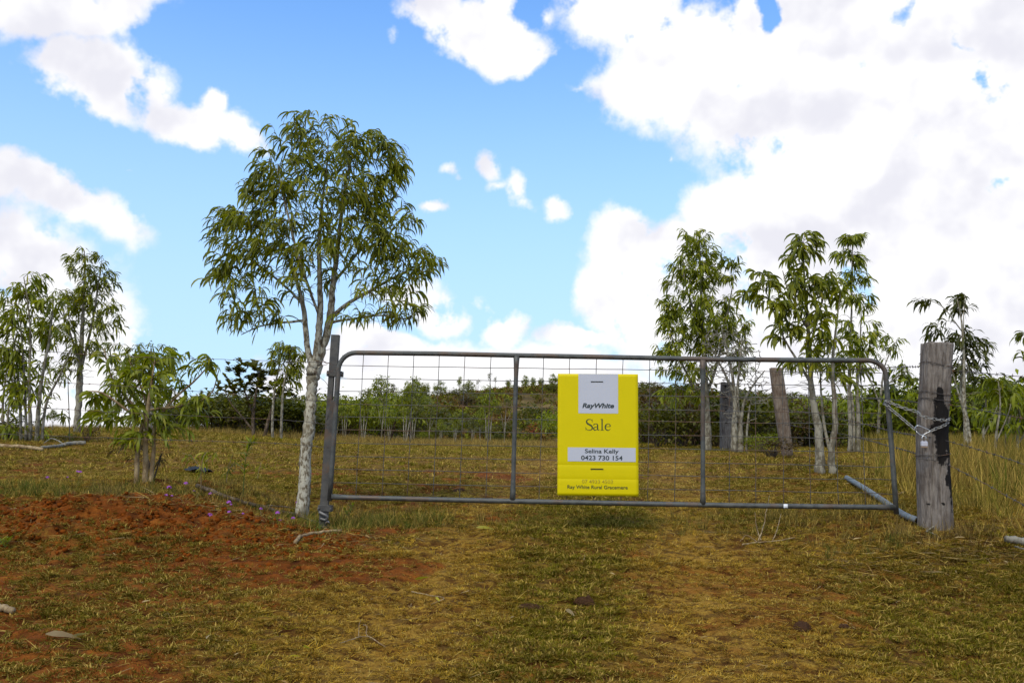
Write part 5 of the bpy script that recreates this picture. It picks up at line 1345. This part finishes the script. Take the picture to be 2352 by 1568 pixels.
# longer tufts: along the far paddock edge, the bank crest, and the foot of posts
def clump(n, cx, cy, rx, ry, seed):
    g = np.random.default_rng(seed); a = g.normal(0, .5, (n, 2)); return cx + a[:, 0] * rx, cy + a[:, 1] * ry
parts_ = []
g = np.random.default_rng(401)
xx = g.uniform(-14, 9, 2600); yy = g.uniform(24, 33, 2600); parts_.append((xx, yy, np.array([0.21, 0.155, 0.045]), 1.0))
for (cx, cy, rx, ry, nn_, c, s_) in ((-1.30, 7.0, .5, .3, 70, (0.085, 0.12, 0.02), .55), (-0.95, 7.1, .4, .3, 60, (0.11, 0.12, 0.025), .6), (-3.2, 7.35, 2.2, .35, 420, (0.075, 0.098, 0.016), .45), (-4.1, 7.3, .9, .3, 170, (0.07, 0.095, 0.016), .5),
                                    (-2.2, 7.5, 1.6, .6, 200, (0.16, 0.115, 0.04), .6), (3.1, 6.45, .5, .3, 60, (0.16, 0.11, 0.04), .6), (2.55, 6.35, .5, .25, 70, (0.09, 0.105, 0.02), .4), (2.7, 7.4, 1.2, .8, 160, (0.15, 0.115, 0.03), .7), (-.4, 7.2, 1.6, .5, 200, (0.11, 0.118, 0.02), .33), (1.2, 7.3, 1.5, .6, 200, (0.115, 0.12, 0.02), .3)):
    a, c_ = clump(nn_, cx, cy, rx, ry, int(abs(cx * 100) + cy * 10)); parts_.append((a, c_, np.array(c), s_))
x = np.concatenate([p[0] for p in parts_]); d = np.concatenate([p[1] for p in parts_]); n = len(x)
gcol = np.concatenate([np.tile(p[2], (len(p[0]), 1)) for p in parts_]) * g.uniform(.7, 1.3, (n, 1)); scl = np.concatenate([np.full(len(p[0]), p[3]) for p in parts_]) * g.uniform(.7, 1.2, n)
scatter('rough_grass', np.stack([x, d, terrain(x, d) - .005], -1), scl, g.uniform(0, 6.283, n), g.integers(0, 3, n), mid_t, gcol, 0.15)

# dry straw, twig and leaf litter
litter_t = [blade_tuft(3, 0.05, 0.13, 0.02, (1.5, 1.6), 0.0035, 320 + k, 2, 0.03) for k in range(4)]
leaf_lit = [(lambda VF: (VF[0] * 0.042 + [0, 0, .008], VF[1], np.full(len(VF[0]), .3 + .1 * k)))(leaf_template(0.15, -0.25, 0.5, .22, 3, .4, k)) for k in range(3)]
parts_ = []
g = np.random.default_rng(402)
xa, da, _ = wedge_points(2300, 3.0, 10.5, 403); parts_.append((xa, da, 1.0))
for (cx, cy, rx, ry, nn_, s_) in ((2.75, 6.1, .9, .5, 420, 1.5), (3.1, 6.1, .6, .35, 200, 1.5), (-1.15, 6.6, .5, .35, 150, 1.4), (-2.4, 6.9, 1.3, .25, 240, 1.5), (-3.8, 6.3, 1.2, .5, 160, 1.3)):
    a, c_ = clump(nn_, cx, cy, rx, ry, int(abs(cx * 90) + cy * 13)); parts_.append((a, c_, s_))
x = np.concatenate([p[0] for p in parts_]); d = np.concatenate([p[1] for p in parts_]); n = len(x)
scl = np.concatenate([np.full(len(p[0]), p[2]) for p in parts_]) * g.uniform(.6, 1.3, n)
base_c = np.array([[.30, .20, .08], [.40, .30, .15], [.17, .10, .045], [.24, .15, .055]])[g.integers(0, 4, n)] * g.uniform(.7, 1.3, (n, 1))
scatter('dry_litter', np.stack([x, d, terrain(x, d) + .004], -1), scl, g.uniform(0, 6.283, n), np.where(g.uniform(0, 1, n) < .93, g.integers(0, 4, n), g.integers(4, 7, n)), litter_t + leaf_lit, base_c, 0.12)

# crumbs of red soil on the bank
def clod(seed, r=0.02):
    g = np.random.default_rng(seed); V = []; F = []
    for i in range(5):
        for j in range(7):
            th = math.pi * (i + .5) / 5; ph = 2 * math.pi * j / 7; q_ = r * g.uniform(.75, 1.2)
            V.append((q_ * math.sin(th) * math.cos(ph), q_ * math.sin(th) * math.sin(ph), q_ * .7 * math.cos(th)))
    for i in range(4):
        for j in range(7): F.append((i * 7 + j, i * 7 + (j + 1) % 7, (i + 1) * 7 + (j + 1) % 7, (i + 1) * 7 + j))
    return np.array(V), np.array(F), np.full(len(V), .4)
g = np.random.default_rng(404)
x = g.uniform(-4.6, -1.0, 2600); d = 6.45 + g.normal(0, .33, 2600); ok = red_mask(x, d) > .5; x, d = x[ok], d[ok]; n = len(x)
scatter('soil_crumbs', np.stack([x, d, terrain(x, d)], -1), g.uniform(.2, 1.0, n) ** 2 * 1.1, g.uniform(0, 6.28, n), g.integers(0, 3, n), [clod(k) for k in range(3)], np.array([0.19, 0.050, 0.008]) * g.uniform(.6, 1.3, (n, 1)), 0.5)

# ------------------------------------------------------------------ single things lying about
def lay(pts, lift=0.01):
    """survey positions dropped onto the terrain"""
    return [np.array(ground_at(a, b_)) + [0, 0, lift + (r_[0] if r_ else 0)] for a, b_, *r_ in pts]
def stick(name, label, cat, runs, mat, group=None):
    o = None
    for k, (pts, r0, r1, lift) in enumerate(runs):
        P_ = smooth_path(lay(pts, lift), 6)
        if o is None: o = thing(name, label, cat, tuple(P_[0]), 0, group); O = P_[0]
        gg = np.random.default_rng(len(P_) + k); Q = P_ - O; Q[1:-1] += gg.normal(0, min(r0 * .25, .003), (len(Q) - 2, 3))
        part('stem' if k == 0 else 'side_twig', tube(MB(), Q, np.linspace(r0, r1, len(Q)), 7), mat, o)
    return o
stick('fallen_branch', 'long dark fallen branch lying along the red bank towards the steel gate post', 'branch', [([(452, 1122), (520, 1148), (600, 1170), (680, 1190), (745, 1212)], .018, .010, .02), ([(600, 1170), (650, 1172), (690, 1180)], .008, .004, .03)], BARK['dark'])
stick('fallen_branch', 'curved tan branch on the red dirt just left of the steel gate post foot', 'branch', [([(678, 1250), (692, 1236), (725, 1228), (785, 1224)], .014, .009, .015)], BARK['stick'])
stick('fallen_branch', 'pale dry forked branch with upturned twigs in front of the gate', 'branch', [([(1705, 1254), (1745, 1248), (1790, 1244), (1826, 1238)], .006, .003, .01), ([(1742, 1246), (1752, 1230, .04), (1760, 1210, .10), (1768, 1190, .17)], .005, .002, .01), ([(1748, 1244), (1738, 1230, .05), (1734, 1214, .12)], .004, .002, .01), ([(1775, 1244), (1785, 1232, .04), (1794, 1214, .1)], .004, .002, .01), ([(1740, 1248), (1715, 1240, .02), (1700, 1246)], .004, .002, .01)], BARK['stick'])
stick('fallen_branch', 'whitish forked twig lying at the foot of the timber gatepost', 'branch', [([(2128, 1226), (2148, 1216, .02), (2164, 1210, .04), (2186, 1209, .02)], .007, .004, .012), ([(2134, 1224), (2150, 1232), (2160, 1240)], .005, .003, .01)], BARK['dry'])
stick('fallen_log', 'smooth pale fallen log entering from the left edge on the ridge', 'log', [([(-60, 1018), (0, 1027), (50, 1031), (97, 1036)], .034, .024, .024)], BARK['stick'])
stick('fallen_branch', 'thin grey dead branch lying on the ridge grass below the straight trunk', 'branch', [([(95, 1032), (130, 1029), (160, 1024), (196, 1022)], .02, .035, .03), ([(150, 1026), (120, 1020, .05), (100, 1022)], .012, .006, .03)], BARK['dry'])
stick('fallen_stick', 'short thick tan stick cut by the left edge in the lower corner', 'stick', [([(-20, 1402), (0, 1405), (30, 1410)], .020, .017, .018)], BARK['stick'])
stick('fallen_branch', 'thin y-shaped twig in the lower middle grass', 'branch', [([(835, 1440), (842, 1455, .02), (842, 1462), (858, 1472), (885, 1490)], .0035, .002, .01), ([(850, 1468), (828, 1466), (800, 1476), (782, 1482)], .003, .002, .01), ([(824, 1466), (824, 1454, .03), (828, 1444, .03)], .0025, .0015, .01)], BARK['stick'])
stick('fallen_branch', 'thin v-shaped twig on the dry track in the middle', 'branch', [([(945, 1363), (985, 1370), (1020, 1377), (990, 1392)], .003, .002, .01)], BARK['stick'])
stick('fallen_branch', 'grey broken branch end at the right edge beyond the gatepost', 'branch', [([(2312, 1248), (2335, 1252), (2362, 1256), (2420, 1262)], .024, .028, .03), ([(2330, 1258), (2350, 1264), (2380, 1272)], .007, .005, .01)], BARK['dry'])
stick('fallen_branch', 'tangle of thin dead branches on the ridge at the left edge', 'branch', [([(-20, 985, .1), (20, 1000, .15), (60, 1005, .1), (90, 1002)], .014, .008, .05), ([(0, 1004), (40, 995, .2), (70, 980, .3)], .010, .005, .05), ([(-10, 1010), (30, 1012, .1), (60, 1014)], .012, .006, .05)], BARK['dry'])

# pipe on the ground
pp = [np.array(ground_at(1945, 1104)) + [0, 0, .03], np.array(ground_at(1990, 1134)) + [0, 0, .035], np.array(ground_at(2040, 1166)) + [0, 0, .03], np.array(ground_at(2075, 1190)) + [0, 0, .028], np.array(ground_at(2109, 1205)) + [0, 0, .03]]
P_ = smooth_path(pp, 8)
pipe = thing('water_pipe', 'blue-grey pipe lying on the ground behind the gate end by the timber gatepost', 'pipe', tuple(P_[0]))
part('pipe_wall', tube(MB(), P_ - P_[0], 0.024, 14, False), MAT_PIPE, pipe)
part('pipe_lining', tube(MB(), (P_ - P_[0])[::-1], 0.020, 14, False), MAT_DARKHOLE, pipe)

# cow pats
def pat(name, label, px, py, rpx, h, seed):
    p = ground_at(px, py); r = rpx / FPX * p.y; g = np.random.default_rng(seed)
    nr, na = 9, 26; V = []; F = []
    for i in range(nr):
        t = i / (nr - 1)
        for j in range(na):
            a = 2 * math.pi * j / na
            rr_ = r * t * (1 + .22 * math.sin(2 * a + seed) + .12 * math.sin(5 * a + seed * 2))
            x, y = rr_ * math.cos(a), rr_ * .8 * math.sin(a)
            z = h * (1 - t ** 3) * (0.7 + 0.6 * float(vnoise(x * 38 + seed, y * 38, seed))) + .012 * float(vnoise(x * 90, y * 90, seed + 1)) - .012
            V.append((x, y, z))
    for i in range(nr - 1):
        for j in range(na): F.append((i * na + j, i * na + (j + 1) % na, (i + 1) * na + (j + 1) % na, (i + 1) * na + j))
    mb = MB(); mb.add(V, F)
    return tag(link(name, mb.mesh(name, [M_DUNG], False), None, p), label, 'cow pat')
m, b, out = material('dung_dry_brown')
nz_ = b.noise(wpos(b), 60, 5, .65)
principled(b, out, b.mix(nz_, (0.020, 0.009, 0.004), (0.085, 0.040, 0.018)), 0.95, 0, 0.1, nz_, 0.012, 1.0); M_DUNG = m
pat('cow_pat', 'dark brown lumpy cow pat on the green strip in the lower middle', 1342, 1383, 24, .04, 3)
pat('cow_pat', 'dark brown cow pat in the grass at the lower right', 1842, 1440, 26, .034, 5)
pat('cow_pat', 'small flat dark cow pat right of the larger lower-right pat', 1938, 1440, 13, .02, 7)
pat('cow_pat', 'crumbled weathered cow pat left of the lumpy one on the green strip', 1222, 1396, 30, .022, 9)
pat('cow_pat', 'flat dark cow pat in the paddock seen through the left gate mesh', 1055, 1128, 20, .03, 11)

# leaves that fell
M_LY = leaf_material('fallen_leaf_yellow', (0.42, 0.36, 0.03), (0.55, 0.48, 0.05), (0.6, 0.5, .08)); M_LT = leaf_material('fallen_leaf_tan', (0.30, 0.20, 0.09), (0.40, 0.29, 0.14), (0.45, 0.34, .18))
LFM = [fast_mesh('fallen_leaf', V, F, None, False) for V, F in (leaf_template(0.2, -0.3, 0.5, .2, 5, .4, 1), leaf_template(0.35, -0.4, -0.4, .17, 5, .5, 2), leaf_template(0.1, -0.15, 0.7, .24, 5, .3, 4))]
def fallen(px, py, L, mat, label, k, group):
    p = ground_at(px, py); me = LFM[k % 3].copy(); me.materials.append(mat)
    o = tag(link('fallen_leaf', me, None, p + Vector((0, 0, .022)), (0.15, 0.1, k * 1.7)), label, 'leaf', group); o.scale = (L,) * 3
GY_ = 'yellow leaves fallen on the grass'
for k, (px, py, L, lab) in enumerate(((1094, 1219, .16, 'long bright yellow leaf on the grass in front of the left gate half'), (1003, 1246, .09, 'yellow-green leaf curled on the grass below the left gate half'), (985, 1334, .09, 'bright yellow leaf on the dry track in the middle'), (1000, 1381, .075, 'pale yellow leaf beside the v-shaped twig'), (656, 1521, .075, 'yellow leaf in the lower left grass'), (712, 1500, .08, 'cream leaf right of the yellow leaf in the lower left grass'), (1890, 1300, .085, 'olive-yellow leaf on the grass right of the dry track'))):
    fallen(px, py, L, M_LY, lab, k, GY_)
GT_ = 'dry tan leaves fallen on the grass'
for k, (px, py, L, lab) in enumerate(((104, 1466, .18, 'big curled tan leaf in the lower left corner'), (473, 1478, .11, 'tan dry leaf standing in the lower left grass'), (205, 1465, .08, 'small brown dry leaf left of the lower left corner leaf'), (1299, 1410, .11, 'tan dry leaf near the lumpy cow pat'), (540, 1275, .10, 'tan leaf on the red soil slope below the bank'), (250, 1250, .10, 'dry leaf on red soil below the bank hollow'))):
    fallen(px, py, L, M_LT, lab, k, GT_)

# torn sheet
p0 = ground_at(455, 1086); r0 = p0.y / FPX
gxx, gyy = np.meshgrid(np.linspace(-36, 34, 22), np.linspace(-1, 1, 9))
X = gxx * r0; Yv = gyy * .16 + gxx * -.004
Z = np.array([[tz(p0.x + a, p0.y + c) for a, c in zip(ra, rc)] for ra, rc in zip(X, Yv)]) - p0.z + .02 + .05 * fbm(X * 9, Yv * 9, 5, 3)
i_ = np.arange(X.size).reshape(X.shape); q_ = np.stack([i_[:-1, :-1], i_[:-1, 1:], i_[1:, 1:], i_[1:, :-1]], -1).reshape(-1, 4)
tag(link('torn_sheet', fast_mesh('torn_sheet', np.stack([X, Yv, Z], -1).reshape(-1, 3), q_, flat('sheet_blue_grey', (0.030, 0.036, 0.043), .95, 0, .05), False), None, p0), 'crumpled blue-grey torn sheet lying in the grass right of the leafy bush', 'plastic sheet')

# purple verbena heads
M_PET = flat('petal_purple', (0.38, 0.11, 0.45), .5, 0, .2); M_STM = flat('weed_stem_green', (0.07, 0.10, 0.02), .7, 0, .2)
def flower_parts(seed):
    g = np.random.default_rng(seed); st = MB(); tube(st, smooth_path([np.zeros(3), np.array([.01, .004, .03]), np.array([.006, 0, .065])], 3), .0014, 5)
    for k in range(5):
        V, F = leaf_template(.5, -.1, .2, .3, 3); a = g.uniform(0, 6.28); c, s = math.cos(a), math.sin(a); V = V * .028; st.add(np.stack([V[:, 0] * c - V[:, 1] * s, V[:, 0] * s + V[:, 1] * c, V[:, 2] + .008 * k], 1), F)
    hd = MB()
    for k in range(26):
        d_ = g.normal(0, 1, 3); d_ /= np.linalg.norm(d_); d_[2] = abs(d_[2]) * .8; c = np.array([.006, 0, .068]) + d_ * .016
        for j in range(5):
            a = j * 1.2566; e1 = np.cross(d_, [.3, .5, .8]); e1 /= np.linalg.norm(e1); e2 = np.cross(d_, e1)
            u_ = e1 * math.cos(a) + e2 * math.sin(a); w_ = np.cross(d_, u_)
            hd.add([c, c + u_ * .004 + w_ * .003 + d_ * .002, c + u_ * .0075 + d_ * .002, c + u_ * .004 - w_ * .003 + d_ * .002], [(0, 1, 2, 3)])
    return st.mesh('stalk', [M_STM]), hd.mesh('petals', [M_PET], False)
FP = [flower_parts(k) for k in range(3)]
FLOWERS = [(107, 1098), (182, 1089), (155, 1093), (178, 1082), (387, 1131), (393, 1142), (380, 1141), (427, 1118), (446, 1125), (482, 1137), (523, 1163), (530, 1159), (527, 1184), (482, 1192), (557, 1179), (597, 1172), (637, 1186), (644, 1193), (673, 1194), (682, 1160)]
for k, (px, py) in enumerate(FLOWERS):
    p = ground_at(px, py + 12); f = thing('purple_flower', 'small purple flower head on a short stalk along the crest of the red bank', 'flower', p, k * 1.3, 'purple flowers along the red bank')
    sc = .72 + .25 * math.sin(k * 2.1); f.scale = (sc,) * 3
    link('stalk', FP[k % 3][0], f); link('petals', FP[k % 3][1], f)

# weeds and saplings
def weed(name, label, px, py, stem_px, heads, L, tmpl, mat, seed, nleaf, rtop=0.8, parts_n=60):
    b_ = ground_at(px, py); g = np.random.default_rng(seed); s = b_.y / FPX
    o = thing(name, label, 'plant', b_)
    for k, run in enumerate([stem_px] + heads):
        pts = [np.array(at(a, c, b_.y)) - np.array(b_) for a, c in run]
        if k == 0: pts[0][2] = -.02
        for q_ in range(1, len(pts)): pts[q_][1] += g.normal(0, .02)
        P_ = smooth_path(pts, 6)
        part('stem' if k == 0 else 'side_stem', tube(MB(), P_, np.linspace(rtop * 1.6 * s, rtop * .6 * s, len(P_)), 6), M_STM if tmpl is LS_UP else BARK['stick'], o)
        n = nleaf if k == 0 else nleaf // 2
        t = g.uniform(.35 if k == 0 else .3, 1, n); i0 = (t * (len(P_) - 1)).astype(int)
        lm = LEAF_MESHES.get((id(tmpl), mat)) or [fast_mesh('leaf', V, F, LEAF[mat], False) for V, F in tmpl]
        LEAF_MESHES[(id(tmpl), mat)] = lm
        for j in range(n):
            l_ = link('leaf', lm[g.integers(0, len(lm))], o, tuple(P_[i0[j]]), (0, 0, g.uniform(0, 6.28))); l_.scale = (L * g.uniform(.6, 1.2),) * 3
    return o
weed('tall_weed', 'thin upright weed with narrow leaves left of the mottled trunk', 558, 1136, [(558, 1136), (562, 1090), (566, 1050), (574, 1012)], [[(570, 1030), (584, 1012)]], .10, LS_UP, 'fresh', 61, 46)
weed('young_sapling', 'low drooping sapling right of the leafy bush near the torn sheet', 462, 1128, [(462, 1128), (464, 1085), (470, 1050), (478, 1035)], [[(464, 1080), (440, 1050), (420, 1040)], [(466, 1065), (492, 1045), (500, 1038)]], .10, LS_NEAR, 'green', 62, 22)
weed('young_sapling', 'small drooping sapling between the torn sheet and the upright weed', 520, 1110, [(520, 1110), (522, 1080), (530, 1045)], [[(521, 1085), (540, 1060)]], .085, LS_NEAR, 'green', 63, 18)
weed('young_sapling', 'little leafy sapling just left of the mottled trunk', 592, 1100, [(592, 1100), (594, 1085), (600, 1062)], [], .085, LS_NEAR, 'green', 64, 12)
weed('low_weed', 'small leafy weed at the foot of the steel gate post', 800, 1196, [(800, 1196), (804, 1180), (812, 1158)], [[(802, 1188), (790, 1168)]], .055, LS_UP, 'green', 65, 34, .7)
weed('low_weed', 'small leafy weed left of the lower left grass at the frame edge', 10, 1262, [(10, 1262), (14, 1248), (22, 1236)], [[(12, 1255), (-6, 1240)]], .055, LS_UP, 'fresh', 66, 34, .7)
weed('leaning_twig_weed', 'thin dead twig standing behind the gate end beside the timber gatepost', 2062, 1150, [(2062, 1150), (2060, 1128), (2054, 1108)], [[(2060, 1135), (2074, 1128)]], .03, LS_NEAR, 'brown', 67, 3, 1.0)

# rusty red mound on the hillside
p = on_ground(1232, 57); mb = MB(); V = []; F = []
g = np.random.default_rng(9); na, nr = 20, 8
for i in range(nr):
    t = i / (nr - 1)
    for j in range(na):
        a = 2 * math.pi * j / na; r = .62 * math.sin(t * math.pi / 2 + .02) * (1 + .25 * (float(vnoise(math.cos(a) * 2 + 5, math.sin(a) * 2 + t * 3, 4)) - .5) * 2)
        V.append((r * math.cos(a) * 1.15, r * .8 * math.sin(a), .62 * math.cos(t * math.pi / 2) * (.8 + .4 * float(vnoise(j * .7, i * .9, 6))) - .06))
for i in range(nr - 1):
    for j in range(na): F.append((i * na + j, i * na + (j + 1) % na, (i + 1) * na + (j + 1) % na, (i + 1) * na + j))
mb.add(V, F)
m, b, out = material('mound_rust_red'); nn_ = b.noise(wpos(b), 5, 5, .6)
principled(b, out, b.mix(nn_, (0.035, 0.012, 0.006), (0.22, 0.055, 0.022)), .95, 0, .1, nn_, .05, 1)
tag(link('termite_mound', mb.mesh('termite_mound', [m], False), None, p), 'rusty red termite mound on the hillside left of the sale sign', 'mound')

# scrub that covers the hill too thickly to count
def clump_tuft(seed):
    g = np.random.default_rng(seed); V = []; F = []; T = []; c = 0
    for i in range(46):
        d_ = g.normal(0, 1, 3); d_ /= np.linalg.norm(d_); d_[2] = abs(d_[2])
        q_ = d_ * np.array([.5, .5, .42]) * g.uniform(.4, 1) ; e = g.normal(0, 1, (2, 3)); e /= np.linalg.norm(e, axis=1)[:, None]; e *= g.uniform(.06, .13)
        V += [q_ - e[0], q_ + e[1] * .6, q_ + e[0], q_ - e[1] * .6]; F.append((c, c + 1, c + 2, c + 3)); c += 4; T += [g.uniform(0, .7)] * 4
    return np.array(V), np.array(F), np.array(T)
g = np.random.default_rng(500)
n = 15000
d = np.sqrt(g.uniform(44 ** 2, 124 ** 2, n)); x = g.uniform(-.32, .62, n) * d
cover = sstep(fbm(x / 7, d / 9, 91, 3), .36, .52)
bare_ = np.exp(-(((x / d - .025) / .062) ** 2 + ((d - 80) / 24) ** 2))
keep = g.uniform(0, 1, n) < cover * (1 - .9 * bare_) + .05
x, d = x[keep], d[keep]; n = len(x)
tone = g.uniform(0, 1, n)[:, None]
gcol = np.where(tone < .40, np.array([.105, .098, .016]), np.where(tone < .80, np.array([.150, .090, .026]), np.array([.19, .20, .022]))) * g.uniform(.7, 1.3, (n, 1))
scatter('hill_scrub', np.stack([x, d, terrain(x, d) - .03], -1), g.uniform(.5, 1.5, n) * (1 - .55 * sstep(d, 94, 112)), g.uniform(0, 6.28, n), g.integers(0, 3, n), [clump_tuft(k) for k in range(3)], gcol, .1)
